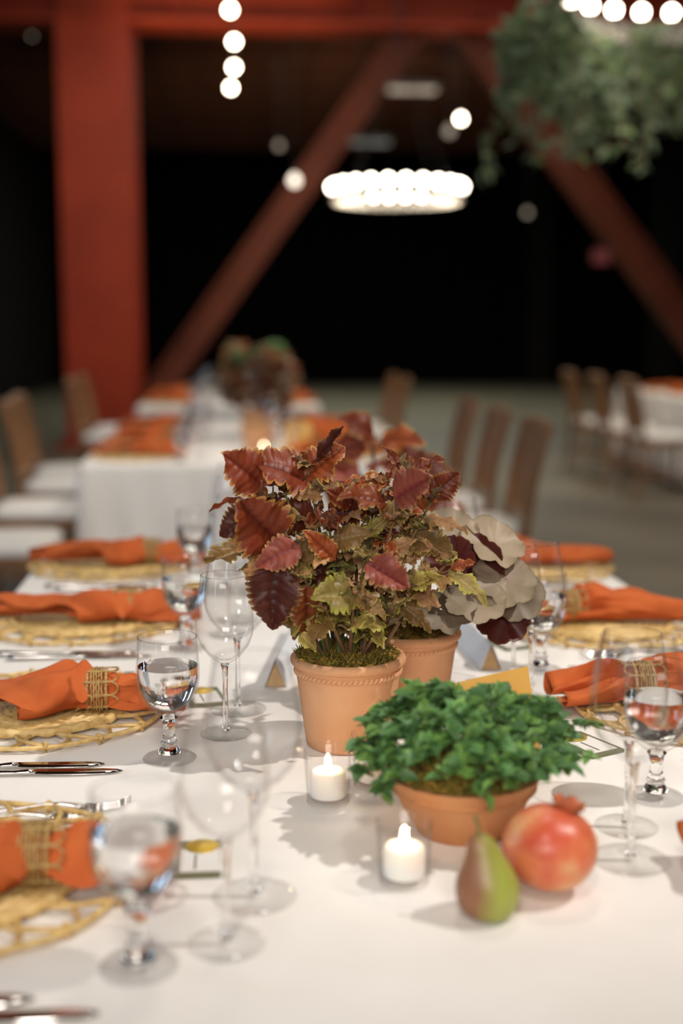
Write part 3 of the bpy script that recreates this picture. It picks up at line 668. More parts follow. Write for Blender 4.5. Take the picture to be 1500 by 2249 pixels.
# ------------------------------------------------------------------ low bowl of green foliage
def bowl_plant():
    rnd = random.Random(12); t = thing('potted_herb', 'bushy green small leaved plant in a low terracotta bowl', 'potted plant', (0.247, 1.312, TZ))
    R, Rb, H = 0.085, 0.052, 0.068
    pr = [(0, 0), (Rb - 0.002, 0), (Rb, 0.003)] + [(Rb + (R - Rb) * (k / 8) ** 0.9, 0.003 + (H - 0.006) * k / 8) for k in range(1, 9)] + [(R + 0.0005, H), (R - 0.006, H), (R - 0.008, H - 0.006), (Rb - 0.006, 0.01), (0, 0.01)]
    b = MB(); b.lathe(pr, 64); body = link('bowl', b.mesh('bowl', M['terracotta2']), t)
    b = MB(); b.lathe([(R - 0.0062, H - 0.014), (R - 0.0035, H - 0.016), (R - 0.0062, H - 0.019)], 64); link('rim_groove', b.mesh('rim_groove', M['terracotta2']), body)
    ms = link('moss', moss_mesh('moss', 0.079, H - 0.001, 7000, 3, [M['moss'], M['moss2']], lift=0.05, ln=0.012), t); ms['kind'] = 'stuff'
    meshes = [cached(('sl', k, v), lambda: small_leaf(v).mesh('small_leaf', M[k])) for k in ('green', 'green', 'green_lt') for v in (1,)]
    stuff = MB(); se = []; sv = []; cnt = 0
    sprigs = []
    for k in range(150):
        a = k * 2.39996; rr = math.sqrt((k + 0.5) / 150); sprigs.append((a, rr))
    leaves = []
    for k, (a, rr) in enumerate(sprigs):
        R2 = 0.108 * rr; top = 0.142 - 0.046 * rr ** 2.2 + rnd.gauss(0, 0.008) + 0.012 * sin(a * 3 + 1)
        tip = Vector((R2 * cos(a) * 1.08, R2 * sin(a), top))
        for j in range(8):
            b2 = a + j * 2.4 + rnd.uniform(-.4, .4); el = rnd.uniform(-0.3, 0.9) if j < 5 else rnd.uniform(0.6, 1.3)
            d = Vector((cos(b2) * cos(el) + 0.4 * rr * cos(a), sin(b2) * cos(el) + 0.4 * rr * sin(a), sin(el))).normalized(); L_ = rnd.uniform(0.016, 0.025) * (1 if j < 5 else 0.75)
            p0 = tip + Vector((0, 0, -0.004 * (j % 3))); leaves.append((p0, p0 + d * L_, Vector((rnd.gauss(0, .4), rnd.gauss(-.2, .4), 1)), rnd.uniform(0.62, 0.9), 1 if (j >= 5 and rnd.random() < 0.7) or rnd.random() < 0.18 else 0))
    # trailing sprigs over the sides
    for (x, y, z, ex, ey, ez) in ((0.07, -0.03, 0.10, 0.135, -0.02, 0.085), (0.08, 0.02, 0.11, 0.15, 0.01, 0.112), (-0.07, -0.03, 0.10, -0.108, -0.035, 0.098), (-0.06, -0.02, 0.11, -0.100, -0.02, 0.125), (0.0, -0.08, 0.10, 0.005, -0.100, 0.078), (-0.08, -.04, .085, -0.098, -.05, .063)):
        for q in range(7):
            f = 0.35 + 0.65 * q / 6; p = Vector((x, y, z)).lerp(Vector((ex, ey, ez)), f)
            for j in range(3):
                d = Vector((rnd.gauss(0, 1) + (ex - x) * 12, rnd.gauss(0, 1), rnd.gauss(0.1, .6))).normalized(); leaves.append((p, p + d * rnd.uniform(0.013, 0.021), Vector((rnd.gauss(0, .3), -.3, 1)), rnd.uniform(.5, .75), 1 if q > 4 else 0))
        b = MB(); b.tube([(x * .5, y * .5, 0.07), (x, y, z), (ex, ey, ez)], 0.0012, 5); link('stem', b.mesh('stem', M['stem_g']), t)
    # the 300 nearest leaves singly, the rest together
    cam_dir = Vector((-0.2, -1.0, 0.45))
    leaves.sort(key=lambda e: -((e[0] + e[1]) / 2).dot(cam_dir))
    sh = {0: meshes[0], 1: meshes[2]}
    for (p0, p1, n, wd, kd) in leaves[:290]: link('leaf', sh[kd], t, M=basis(p0, p1, n, wd))
    src = small_leaf(1)
    for (p0, p1, n, wd, kd) in leaves[290:]:
        m = basis(p0, p1, n, wd); stuff.add([m @ Vector(v) for v in src.v], src.f, kd); se += src.att['edge']; sv += src.att['vein']
    stuff.att = {'edge': se, 'vein': sv}
    o = link('foliage', stuff.mesh('foliage', [M['green'], M['green_lt']]), t); o['kind'] = 'stuff'
    b = MB()
    for k in range(60):
        a, rr = sprigs[k * 2]; R2 = 0.108 * rr; b.tube([(R2 * cos(a) * .5, R2 * sin(a) * .5, 0.068), (R2 * cos(a) * .9, R2 * sin(a) * .85, 0.11), (R2 * cos(a), R2 * sin(a), 0.128 - 0.05 * rr ** 2)], 0.0011, 4)
    o = link('stems', b.mesh('stems', M['stem_g']), t); o['kind'] = 'stuff'
bowl_plant()

# ------------------------------------------------------------------ fruit
def pear():
    t = thing('pear', 'green and brown pear standing upright in front of the pomegranate', 'pear', (0.234, 1.104, TZ), 0)
    pr = [(0, 0.003), (0.008, 0.001), (0.016, 0.0), (0.024, 0.004), (0.029, 0.012), (0.0315, 0.022), (0.0305, 0.033), (0.0265, 0.044), (0.0215, 0.053), (0.0175, 0.061), (0.0150, 0.068), (0.0120, 0.075), (0.0075, 0.0795), (0.003, 0.080), (0, 0.079)]
    b = MB(); b.lathe(pr, 40); b.v = [(x - 0.010 * (z / 0.08) ** 2 + 0.0015 * sin(3 * math.atan2(y, x)) * min(1, z * 40), y, z) for (x, y, z) in b.v]
    o = link('fruit_body', b.mesh('fruit_body', M['pear']), t); ss = o.modifiers.new('sub', 'SUBSURF'); ss.levels = 1; ss.render_levels = 2
    b = MB(); b.tube(bez(Vector((-0.010, 0, 0.077)), Vector((-0.010, 0, 0.088)), Vector((-0.014, 0.002, 0.098)), 6), lambda f: 0.0013 + 0.0007 * f, 7); link('stalk', b.mesh('stalk', M['stem_g']), t)
    b = MB(); b.lathe([(0, -0.001), (0.004, 0.0), (0.0045, 0.0025), (0, 0.003)], 10); link('calyx', b.mesh('calyx', M['wick']), t)
pear()
def pomegranate():
    t = thing('pomegranate', 'round orange red pomegranate with a short crown beside the pear', 'pomegranate', (0.301, 1.150, TZ), 0.0)
    Rr = 0.0475; b = MB(); pr = [(0, 0)]
    for k in range(1, 20):
        th = pi * k / 20; pr.append((Rr * sin(th) ** 0.93, Rr * 0.86 * (1 - cos(th))))
    pr.append((0, Rr * 1.72)); b.lathe(pr, 60)
    vv = []
    for (x, y, z) in b.v:
        a = math.atan2(y, x); f = 1 + 0.022 * cos(6 * a) * (0.4 + z * 8) * 0.9 + 0.01 * sin(2 * a); vv.append((x * f, y * f, max(0, z)))
    b.v = vv
    Mt = Matrix.Rotation(radians(14), 4, 'Y')
    body = link('fruit_body', b.mesh('fruit_body', M['pom']), t, rot=(0, radians(10), 0), loc=(-0.004, 0, 0.0055)); body.modifiers.new('sub', 'SUBSURF').render_levels = 1
    b = MB(); n = 48; rows = 6; vs = []; fs = []
    for i in range(rows + 1):
        f = i / rows
        for k in range(n):
            a = 2 * pi * k / n; rad = 0.0125 - 0.003 * sin(pi * f) + 0.004 * f; h = 0.014 * f * (0.62 + 0.38 * abs(cos(3 * a)))
            vs.append((rad * cos(a), rad * sin(a), h))
    for i in range(rows):
        for k in range(n): k2 = (k + 1) % n; fs.append((i * n + k, i * n + k2, (i + 1) * n + k2, (i + 1) * n + k))
    b.add(vs, fs); cr = link('crown', b.mesh('crown', M['calyx']), t, loc=(0.019, 0.004, 0.0775), rot=(0, radians(14), 0)); so = cr.modifiers.new('s', 'SOLIDIFY'); so.thickness = 0.0018
pomegranate()

# ------------------------------------------------------------------ votive candles
def votive(x, y, label, rz=0, z=TZ):
    t = thing('votive_candle', label, 'candle', (x, y, z), rz, 'votive candles')
    def cup():
        b = MB(); b.lathe([(0, 0), (0.0235, 0), (0.0248, 0.002), (0.0285, 0.064), (0.0280, 0.0652), (0.0268, 0.064), (0.0236, 0.0085), (0.022, 0.0075), (0, 0.0078)], 48); return b.mesh('glass_cup', M['cup_glass'])
    link('glass_cup', cached('vcup', cup), t)
    def wax():
        b = MB(); b.lathe([(0, 0.0085), (0.0205, 0.0085), (0.0212, 0.010), (0.0212, 0.034), (0.020, 0.0375), (0.016, 0.0395), (0.008, 0.0385), (0, 0.038)], 40); return b.mesh('wax', M['wax'])
    wx = link('wax', cached('vwax', wax), t)
    def wick():
        b = MB(); b.tube([(0, 0, 0.0375), (0.0004, 0, 0.0435)], 0.0007, 6); return b.mesh('wick', M['wick'])
    link('wick', cached('vwick', wick), wx)
    def flame():
        b = MB(); b.lathe([(0, 0.0415), (0.0022, 0.0430), (0.0036, 0.0460), (0.0038, 0.0490), (0.0029, 0.0535), (0.0015, 0.0570), (0, 0.0595)], 16); return b.mesh('flame', M['flame'])
    link('flame', cached('vflame', flame), wx)
    l = bpy.data.lights.new('flame_light', 'POINT'); l.energy = 0.32; l.color = (1.0, 0.68, 0.36); l.shadow_soft_size = 0.004
    lo = bpy.data.objects.new('flame_light', l); COL.objects.link(lo); lo.location = (0, 0, 0.0515); lo.parent = wx
votive(0.104, 1.403, 'lit white votive candle in a clear glass directly before the front pot')
votive(0.164, 1.452, 'lit votive candle half hidden behind the green foliage')
votive(0.164, 1.182, 'lit votive candle nearest the viewer, left of the pear')
votive(0.125, 5.42, 'lit votive candle on the second table, a bright dot of flame')

# ------------------------------------------------------------------ stemware
def lip(r, z):
    b = MB(); b.lathe([(r + 0.0009 * cos(2 * pi * k / 8), z + 0.0009 * sin(2 * pi * k / 8)) for k in range(8)], 48, closed=True); return b.mesh('rim', M['rim_glass'])
def goblet(x, y, label, z=TZ, level=0.124, group='water goblets'):
    t = thing('water_goblet', label, 'goblet', (x, y, z), random.uniform(0, 6), group)
    def bowl():
        o = [(0.006, 0.0575), (0.016, 0.061), (0.026, 0.069), (0.034, 0.081), (0.0385, 0.094), (0.0405, 0.108), (0.0405, 0.122), (0.0393, 0.140), (0.0380, 0.1615)]
        i = [(0.0366, 0.1615), (0.0380, 0.140), (0.0391, 0.122), (0.0391, 0.108), (0.0370, 0.095), (0.0325, 0.083), (0.0245, 0.072), (0.014, 0.066), (0.0, 0.064)]
        b = MB(); b.lathe(o + [(0.0373, 0.1623)] + i, 48); return b.mesh('bowl', M['glass'])
    link('bowl', cached('gob_bowl', bowl), t)
    link('rim', cached('gob_rim', lambda: lip(0.0373, 0.1620)), t)
    def stem():
        b = MB(); b.lathe([(0, 0.0092), (0.0155, 0.0092), (0.0140, 0.012), (0.0105, 0.017), (0.0098, 0.020), (0.0115, 0.0225), (0.0098, 0.0255), (0.0075, 0.034), (0.0075, 0.044), (0.0095, 0.052), (0.0115, 0.0555), (0.0085, 0.0582), (0, 0.0582)], 40); return b.mesh('stem', M['stem_glass'])
    link('stem', cached('gob_stem', stem), t)
    def foot():
        b = MB(); b.lathe([(0, 0.0), (0.0335, 0.0), (0.0345, 0.0015), (0.033, 0.003), (0.024, 0.0055), (0.0158, 0.009), (0, 0.009)], 48); return b.mesh('foot', M['goblet_foot'])
    link('foot', cached('gob_foot', foot), t)
    def water():
        i = [(0, 0.0655), (0.013, 0.0675), (0.0235, 0.0735), (0.0315, 0.0843), (0.0360, 0.0958), (0.0381, 0.108), (0.0382, level)]
        b = MB(); b.lathe(i + [(0.0380, level), (0, level)], 48); return b.mesh('water', M['water'])
    link('water', cached(('gob_water', level), water), t)
def wine(x, y, label, big=False, z=TZ, group=None):
    t = thing('wine_glass', label, 'wine glass', (x, y, z), random.uniform(0, 6), group or ('large wine glasses' if big else 'white wine glasses'))
    s, h = (1.18, 1.08) if big else (1.0, 1.0)
    def bowl():
        o = [(0.003, 0.0985), (0.012, 0.103), (0.023, 0.112), (0.033, 0.125), (0.0385, 0.139), (0.0402, 0.152), (0.0395, 0.168), (0.0370, 0.188), (0.0338, 0.207), (0.0312, 0.222)]
        i = [(0.0303, 0.222), (0.0329, 0.207), (0.0361, 0.188), (0.0386, 0.168), (0.0392, 0.152), (0.0375, 0.140), (0.0321, 0.1265), (0.022, 0.114), (0.010, 0.106), (0, 0.104)]
        b = MB(); b.lathe([(r * s, zz * h) for r, zz in o + [(0.0308, 0.2225)] + i], 48); return b.mesh('bowl', M['glass'])
    link('bowl', cached(('wine_bowl', big), bowl), t)
    link('rim', cached(('wine_rim', big), lambda: lip(0.0308 * s, 0.2223 * h)), t)
    def stem():
        b = MB(); b.lathe([(0, 0.004), (0.006, 0.0055), (0.0042, 0.012), (0.0036, 0.03), (0.0034, 0.07), (0.0042, 0.092), (0.006, 0.0985), (0, 0.1005)], 20); b.v = [(a, c, d * h) for a, c, d in b.v]; return b.mesh('stem', M['stem_glass'])
    link('stem', cached(('wine_stem', big), stem), t)
    def foot():
        b = MB(); b.lathe([(0, 0), (0.0345 * s, 0), (0.0355 * s, 0.0009), (0.0345 * s, 0.0018), (0.020 * s, 0.003), (0.010, 0.0048), (0.005, 0.0075), (0, 0.008)], 48); return b.mesh('foot', M['foot_glass'])
    link('foot', cached(('wine_foot', big), foot), t)

# ------------------------------------------------------------------ place settings
def placemat_parts():
    """rattan mat, r = 0.19: coiled centre, wrapped ring, scalloped lattice, outer ring with knots"""
    def disc():
        b = MB(); pts = []; turns = 17
        for k in range(turns * 40):
            a = 2 * pi * k / 40; r = 0.010 + 0.112 * k / (turns * 40); pts.append((r * cos(a), r * sin(a), 0.0075 + 0.0016 * sin(a * 12 + (k // 40) * pi)))
        b.tube(pts, 0.0036, 5)
        for k in range(24):
            a = 2 * pi * k / 24; b.tube([(0.01 * cos(a), 0.01 * sin(a), 0.006), (0.128 * cos(a), 0.128 * sin(a), 0.006)], 0.0022, 5)
        return b
    def wrap():
        b = MB(); b.tube([(0.130 * cos(2 * pi * k / 96), 0.130 * sin(2 * pi * k / 96), 0.0085 + 0.001 * sin(k * 1.7)) for k in range(96)], [0.0062 + 0.0012 * sin(k * 2.1) for k in range(96)], 7, True)
        return b
    def loop():
        b = MB(); a0 = 2 * pi / 16; pts = []
        for k in range(17):
            f = k / 16; a = (f - 0.5) * a0 * 1.35; r = 0.134 + 0.052 * sin(pi * f) ** 0.7; pts.append((r * cos(a), r * sin(a), 0.0075 + 0.004 * sin(2 * pi * f)))
        b.tube(pts, 0.0030, 6); return b
    def outer():
        b = MB(); b.tube([((0.187 + 0.0025 * cos(8 * 2 * pi * k / 96)) * cos(2 * pi * k / 96), (0.187 + 0.0025 * cos(8 * 2 * pi * k / 96)) * sin(2 * pi * k / 96), 0.0070) for k in range(96)], 0.0034, 6, True); return b
    def knot():
        b = MB(); b.tube([(0.187 + 0.0052 * cos(2 * pi * k / 12), 0.0012 * sin(4 * pi * k / 12), 0.0072 + 0.0052 * sin(2 * pi * k / 12)) for k in range(12)], 0.0028, 5, True); return b
    return disc, wrap, loop, outer, knot
def placemat(x, y, label, z=TZ, parts=True, rz=0, group='rattan placemats'):
    disc, wrap, loop, outer, knot = placemat_parts()
    if not parts:
        def joined():
            b = MB()
            for s in (disc(), wrap(), outer()): b.add(s.v, s.f)
            for k in range(16):
                R = Matrix.Rotation(2 * pi * k / 16, 3, 'Z'); l = loop(); b.add([R @ Vector(v) for v in l.v], l.f)
            return b.mesh('placemat', M['rattan'])
        return tag(link('placemat', cached('mat_joined', joined), None, loc=(x, y, z)), label, 'placemat', group)
    t = thing('placemat', label, 'placemat', (x, y, z), rz, group)
    link('woven_centre', cached('m1', lambda: disc().mesh('woven_centre', M['rattan'])), t)
    link('wrapped_ring', cached('m2', lambda: wrap().mesh('wrapped_ring', M['rattan'])), t)
    link('outer_ring', cached('m4', lambda: outer().mesh('outer_ring', M['rattan'])), t)
    lm = cached('m3', lambda: loop().mesh('cane_loop', M['rattan'])); km = cached('m5', lambda: knot().mesh('cane_knot', M['rattan']))
    for k in range(16):
        link('cane_loop', lm, t, rot=(0, 0, 2 * pi * k / 16)); link('cane_knot', km, t, rot=(0, 0, 2 * pi * k / 16))
    return t
def napkin_mesh(seed, left=0.28, right=0.125):
    rnd = random.Random(seed); A = []
    # scroll cross-section (unit): two rolled edges
    ra, rb = 0.52, 0.42; na = 26
    for k in range(na):
        f = k / (na - 1); th = pi / 2 + (1 - f) * 2 * pi * 1.3; r = ra * (0.45 + 0.55 * f); A.append((-0.55 + r * cos(th) * 1.1, ra + r * sin(th)))
    for k in range(1, 8):
        f = k / 8; A.append((-0.55 + 1.1 * f, 2 * ra * (1 - f) + 2 * rb * f - 0.16 * sin(pi * f)))
    for k in range(na):
        f = k / (na - 1); th = pi / 2 - f * 2 * pi * 1.3; r = rb * (1 - 0.55 * f); A.append((0.55 + r * cos(th) * 1.1, rb + r * sin(th)))
    n = len(A); b = MB(); S_ = 46; vs = []; fs = []
    p1, p2, p3 = rnd.uniform(0, 6), rnd.uniform(0, 6), rnd.uniform(0, 6)
    for i in range(S_ + 1):
        x = -left + (left + right) * i / S_
        g = math.exp(-(x / 0.045) ** 2)
        if x < 0: Wd = 0.019 + 0.046 * min(1, (-x / 0.16)) ** 0.75; Hd = 0.044 + 0.016 * sin(min(1, -x / 0.2) * pi) - 0.002 * min(1, -x / .25)
        else: Wd = 0.019 + 0.030 * min(1, x / 0.10) ** 0.8; Hd = 0.044 - 0.016 * min(1, x / 0.11)
        for k, (yu, zu) in enumerate(A):
            q = k / n
            wav = sin(q * 2 * pi * 5 + p1 + x * 16) * 0.22 + sin(q * 2 * pi * 11 + p2 - x * 25) * (0.10 + 0.16 * math.exp(-((abs(x) - 0.045) / 0.03) ** 2))
            amp = (0.35 + 0.9 * math.exp(-((abs(x) - 0.05) / 0.05) ** 2))
            yy = yu * Wd + wav * amp * 0.026 + 0.010 * sin(x * 14 + p3)
            zz = max(0.0008, zu * Hd + (wav * amp * 0.034 + 0.007 * sin(x * 30 + yu * 2.2 + p1) * (1 - g)) * min(1, max(0, zu - 0.15) * 1.6))
            kx = (0.36 + 0.64 * min(1, max(0, (q - 0.36) / 0.25))) if q < 0.75 else 1 - 0.28 * (q - 0.75) / 0.25
            xx = (x * kx if x < 0 else x) + 0.010 * sin(q * 9 + p2) * (1 - g) * (1 if x < 0 else 0.8)
            vs.append((xx, yy, zz))
    for i in range(S_):
        for k in range(n - 1): fs.append((i * n + k, (i + 1) * n + k, (i + 1) * n + k + 1, i * n + k + 1))
    b.add(vs, fs); return b.mesh('napkin', M['napkin'])
def napkin(x, y, rz, label, seed=1, z=TZ, group='terracotta napkins'):
    o = link('napkin', cached(('nap', seed % 3), lambda: napkin_mesh(seed % 3 + 1)), None, loc=(x, y, z + 0.0135), rot=(0, 0, rz))
    so = o.modifiers.new('thick', 'SOLIDIFY'); so.thickness = 0.0011; so.offset = 0
    return tag(o, label, 'napkin', group)
def ring_parts():
    R = 0.0285
    def loop():
        b = MB(); pts = []; hw = 0.030; ha = 2 * pi / 10 * 0.55
        for k in range(20):
            a = 2 * pi * k / 20; xx = hw * (abs(cos(a)) ** 0.6) * (1 if cos(a) > 0 else -1); an = ha * (abs(sin(a)) ** 0.8) * (1 if sin(a) > 0 else -1)
            rr = R + 0.0024; pts.append((xx, rr * sin(an), rr * cos(an)))
        b.tube(pts, 0.00125, 5, True); return b.mesh('cane_loop', M['rattan_dark'])
    def strand():
        b = MB(); b.tube([(0.0004 * sin(k * 1.9), (R + 0.0038 * (0.8 + .2 * sin(k * pi / 3))) * sin(2 * pi * k / 60), (R + 0.0038 * (0.8 + .2 * sin(k * pi / 3))) * cos(2 * pi * k / 60)) for k in range(60)], 0.0013, 5, True); return b.mesh('binding_strand', M['rattan_dark'])
    def coil():
        b = MB(); b.tube([(0, R * sin(2 * pi * k / 64), R * cos(2 * pi * k / 64)) for k in range(64)], [0.0021 + 0.0007 * (k % 2) for k in range(64)], 6, True); return b.mesh('coil', M['rattan_dark'])
    return loop, strand, coil
def napkin_ring(x, y, rz, label, z=TZ, parts=True, group='rattan napkin rings'):
    loop, strand, coil = ring_parts()
    lm = cached('r1', loop); sm = cached('r2', strand); cm = cached('r3', coil)
    zc = z + 0.0135 + 0.0265
    t = thing('napkin_ring', label, 'napkin ring', (x, y, zc), rz, group)
    if parts:
        for k in range(10): link('cane_loop', lm, t, rot=(2 * pi * k / 10, 0, 0))
        for k in range(5): link('binding_strand', sm, t, loc=(-0.0072 + 0.0036 * k, 0, 0), rot=(k * 0.9, 0, 0))
    else:
        for k in range(3): link('binding_strand', sm, t, loc=(-0.008 + 0.008 * k, 0, 0))
        for k in range(5): link('cane_loop', lm, t, rot=(2 * pi * k / 5, 0, 0))
    for dx in (-0.013, 0.013): link('coil', cm, t, loc=(dx, 0, 0))
    return t
def knife(x, y, rz, label, serr=False, z=TZ, group='table knives'):
    """tip at +x local end 0, handle towards -x"""
    t = thing('table_knife', label, 'knife', (x, y, z), rz, group)
    def blade():
        b = MB(); vs = []; fs = []; N_ = 14
        for i in range(N_ + 1):
            f = i / N_; xx = -0.112 + 0.112 * f; top = 0.0075 * (1 if f < 0.8 else math.sqrt(max(0, 1 - ((f - 0.8) / 0.2) ** 2)) * 0.9 + 0.0); bot = -0.009 * (0.55 + 0.45 * sin(pi * min(1, f * 1.05))) * (1 if f < 0.85 else max(0.0, 1 - ((f - 0.85) / 0.15) ** 1.5))
            zz = 0.0015 + 0.002 * (1 - f)
            vs += [(xx, top, zz + 0.0022), (xx, bot, zz + 0.0006), (xx, bot, zz), (xx, top, zz)]
        for i in range(N_):
            for k in range(4): k2 = (k + 1) % 4; fs.append((i * 4 + k, i * 4 + k2, i * 4 + 4 + k2, i * 4 + 4 + k))
        fs.append((3, 2, 1, 0)); fs.append(tuple(N_ * 4 + k for k in range(4))); b.add(vs, fs); return b.mesh('blade', M['steel'])
    link('blade', cached('kblade', blade), t)
    def handle():
        b = MB(); b.tube([(-0.108, 0, 0.0045), (-0.116, 0, 0.0048), (-0.13, 0, 0.0042), (-0.18, 0, 0.0046), (-0.225, 0, 0.0056), (-0.236, 0, 0.0055), (-0.24, 0, 0.005)], [0.005, 0.0062, 0.0046, 0.0056, 0.0085, 0.008, 0.003], 12, flat=0.6); return b.mesh('handle', M['steel'])
    link('handle', cached('khandle', handle), t)
def fork(x, y, rz, label, z=TZ, group='table forks'):
    """tines end at local x=0"""
    t = thing('table_fork', label, 'fork', (x, y, z), rz, group)
    def tine():
        b = MB(); b.tube([(-0.052, 0, 0.0045), (-0.035, 0, 0.0030), (-0.015, 0, 0.0050), (0, 0, 0.011)], [0.0015, 0.0014, 0.0013, 0.0006], 6); return b.mesh('tine', M['steel'])
    tm = cached('ftine', tine)
    for k in range(4): link('tine', tm, t, loc=(0, -0.0084 + 0.0056 * k, 0))
    def body():
        b = MB(); b.tube([(-0.048, 0, 0.0042), (-0.060, 0, 0.0062), (-0.075, 0, 0.0100), (-0.095, 0, 0.0115), (-0.14, 0, 0.008), (-0.185, 0, 0.0042), (-0.20, 0, 0.0038), (-0.205, 0, 0.0035)], [0.0098, 0.0100, 0.0065, 0.0036, 0.0042, 0.0078, 0.0075, 0.003], 12, flat=0.28); return b.mesh('handle', M['steel'])
    link('handle', cached('fbody', body), t)
def packet(x, y, rz, label, z=TZ):
    t = thing('favour_packet', label, 'packet', (x, y, z), rz, 'favour packets')
    def base():
        b = MB(); b.box((0, 0, 0.002), (0.054, 0.086, 0.004)); return b.mesh('packet_body', M['packet'])
    link('packet_body', cached('pk1', base), t)
    def lab():
        b = MB(); b.box((0, -0.008, 0.0043), (0.042, 0.056, 0.0006)); return b.mesh('paper_label', M['paper'])
    l = link('paper_label', cached('pk2', lab), t)
    def ink():
        b = MB(); b.box((-0.006, -0.013, 0.0048), (0.0022, 0.036, 0.0004)); return b.mesh('printed_line', M['ink'])
    link('printed_line', cached('pk3', ink), l)
    def foil():
        b = MB(); b.lathe([(0, 0.0046), (0.0175, 0.0046), (0.0180, 0.0052), (0.0165, 0.0058), (0.0125, 0.0054), (0.0115, 0.0058), (0, 0.0060)], 32); return b.mesh('gold_seal', M['gold_foil'])
    link('gold_seal', cached('pk4', foil), t, loc=(0, 0.026, 0))
def tent(x, y, rz, ln, label, z=TZ):
    """long folded card standing as a tent, near end at the origin, running along +y"""
    t = thing('tent_card', label, 'card', (x, y, z), rz, 'long tent cards')
    for s, mt in ((-1, 'kraft'), (1, 'blue_paper')):
        b = MB(); h = 0.042; hw = 0.017; th = 0.0014
        vs = [(s * hw, 0, 0), (s * 0.0008, 0, h), (s * (0.0008 + th), 0, h), (s * (hw + th), 0, 0)]; vs = vs + [(a, ln, c) for a, _, c in vs]
        b.add(vs, [(0, 1, 2, 3), (7, 6, 5, 4), (0, 4, 5, 1), (1, 5, 6, 2), (2, 6, 7, 3), (3, 7, 4, 0)], 0, False); link('card_flap', b.mesh('card_flap', M['blue_paper']), t)
    b = MB(); b.add([(-0.0155, 0.004, 0), (0.0155, 0.004, 0), (0.0, 0.004, 0.038), (-0.0155, 0.0052, 0), (0.0155, 0.0052, 0), (0.0, 0.0052, 0.038)], [(0, 1, 2), (5, 4, 3), (0, 3, 4, 1), (1, 4, 5, 2), (2, 5, 3, 0)], 0, False); link('end_gusset', b.mesh('end_gusset', M['kraft']), t)

# ------------------------------------------------------------------ tables and cloths
def cloth_mesh(x0, x1, y0, y1, z, drop, seed):
    rnd = random.Random(seed); cr = 0.03; per = []
    def side(a, b, n): return [(a[0] + (b[0] - a[0]) * k / n, a[1] + (b[1] - a[1]) * k / n) for k in range(n)]
    nx, ny = 60, 110
    per += side((x0 + cr, y0), (x1 - cr, y0), nx) + [(x1 - cr + cr * sin(a), y0 + cr - cr * cos(a)) for a in [pi / 2 * k / 5 for k in range(5)]]
    per += side((x1, y0 + cr), (x1, y1 - cr), ny) + [(x1 - cr + cr * cos(a), y1 - cr + cr * sin(a)) for a in [pi / 2 * k / 5 for k in range(5)]]
    per += side((x1 - cr, y1), (x0 + cr, y1), nx) + [(x0 + cr - cr * sin(a), y1 - cr + cr * cos(a)) for a in [pi / 2 * k / 5 for k in range(5)]]
    per += side((x0, y1 - cr), (x0, y0 + cr), ny) + [(x0 + cr - cr * cos(a), y0 + cr - cr * sin(a)) for a in [pi / 2 * k / 5 for k in range(5)]]
    n = len(per); cx, cy = (x0 + x1) / 2, (y0 + y1) / 2; b = MB(); vs = []; fs = []
    nor = []
    for k in range(n):
        a = per[k - 1]; c = per[(k + 1) % n]; d = Vector((c[0] - a[0], c[1] - a[1])).normalized(); nor.append((d.y, -d.x))
    rows = [(-0.012, 0.0), (-0.004, -0.0012), (0.0015, -0.006), (0.003, -0.02)] + [(0.004, -drop * f) for f in (0.12, 0.25, 0.4, 0.55, 0.7, 0.85, 1.0)]
    s = 0; arc = [0]
    for k in range(1, n + 1): s += (Vector(per[k % n]) - Vector(per[k - 1])).length; arc.append(s)
    tot = s; nf = max(8, int(tot / 0.17))
    for (o, dz) in rows:
        f = max(0, (-dz - 0.02) / drop)
        for k in range(n):
            u = arc[k] / tot; wv = (0.5 + 0.5 * sin(u * nf * 2 * pi + 1.3 * sin(u * 17))) * 0.034 * f ** 0.8 + 0.008 * f
            q = o + wv; vs.append((per[k][0] + nor[k][0] * q, per[k][1] + nor[k][1] * q, z + dz))
    for r in range(len(rows) - 1):
        for k in range(n): k2 = (k + 1) % n; fs.append((r * n + k, r * n + k2, (r + 1) * n + k2, (r + 1) * n + k)[::-1])
    fs.append(tuple(range(n)))
    b.add(vs, fs); b.sm[-1] = False; return b.mesh('tablecloth', M['cloth'])
def table(x0, x1, y0, y1, label, clabel, seed):
    t = thing('banquet_table', label, 'table', ((x0 + x1) / 2, (y0 + y1) / 2, 0))
    b = MB(); b.box((0, 0, 0.730), (x1 - x0 - 0.01, y1 - y0 - 0.01, 0.032)); link('table_top', b.mesh('table_top', M['oak']), t)
    b = MB(); b.box((0, 0, 0.357), (0.05, 0.05, 0.714)); lm = b.mesh('leg', M['oak'])
    for sx in (-1, 1):
        for sy in (-1, 1): link('leg', lm, t, loc=(sx * ((x1 - x0) / 2 - 0.1), sy * ((y1 - y0) / 2 - 0.12), 0))
    o = link('tablecloth', cloth_mesh(x0, x1, y0, y1, 0.75, 0.70, seed)); so = o.modifiers.new('thick', 'SOLIDIFY'); so.thickness = 0.0012; so.offset = -1
    tag(o, clabel, 'tablecloth', 'white tablecloths')
table(-0.47, 0.848, 0.50, 3.12, 'long banquet table nearest the viewer under its white cloth', 'white cloth on the nearest table, under the potted plants', 1)
table(-0.642, 0.67, 5.165, 7.62, 'second banquet table, its near end facing the viewer', 'white cloth hanging over the near end of the second table', 2)
table(-0.70, 0.62, 9.06, 11.5, 'third banquet table farthest down the row', 'white cloth on the third table of the row', 3)
table(3.62, 4.95, 9.2, 11.7, 'banquet table at the right edge behind a row of chairs', 'white cloth on the table at the right edge', 4)

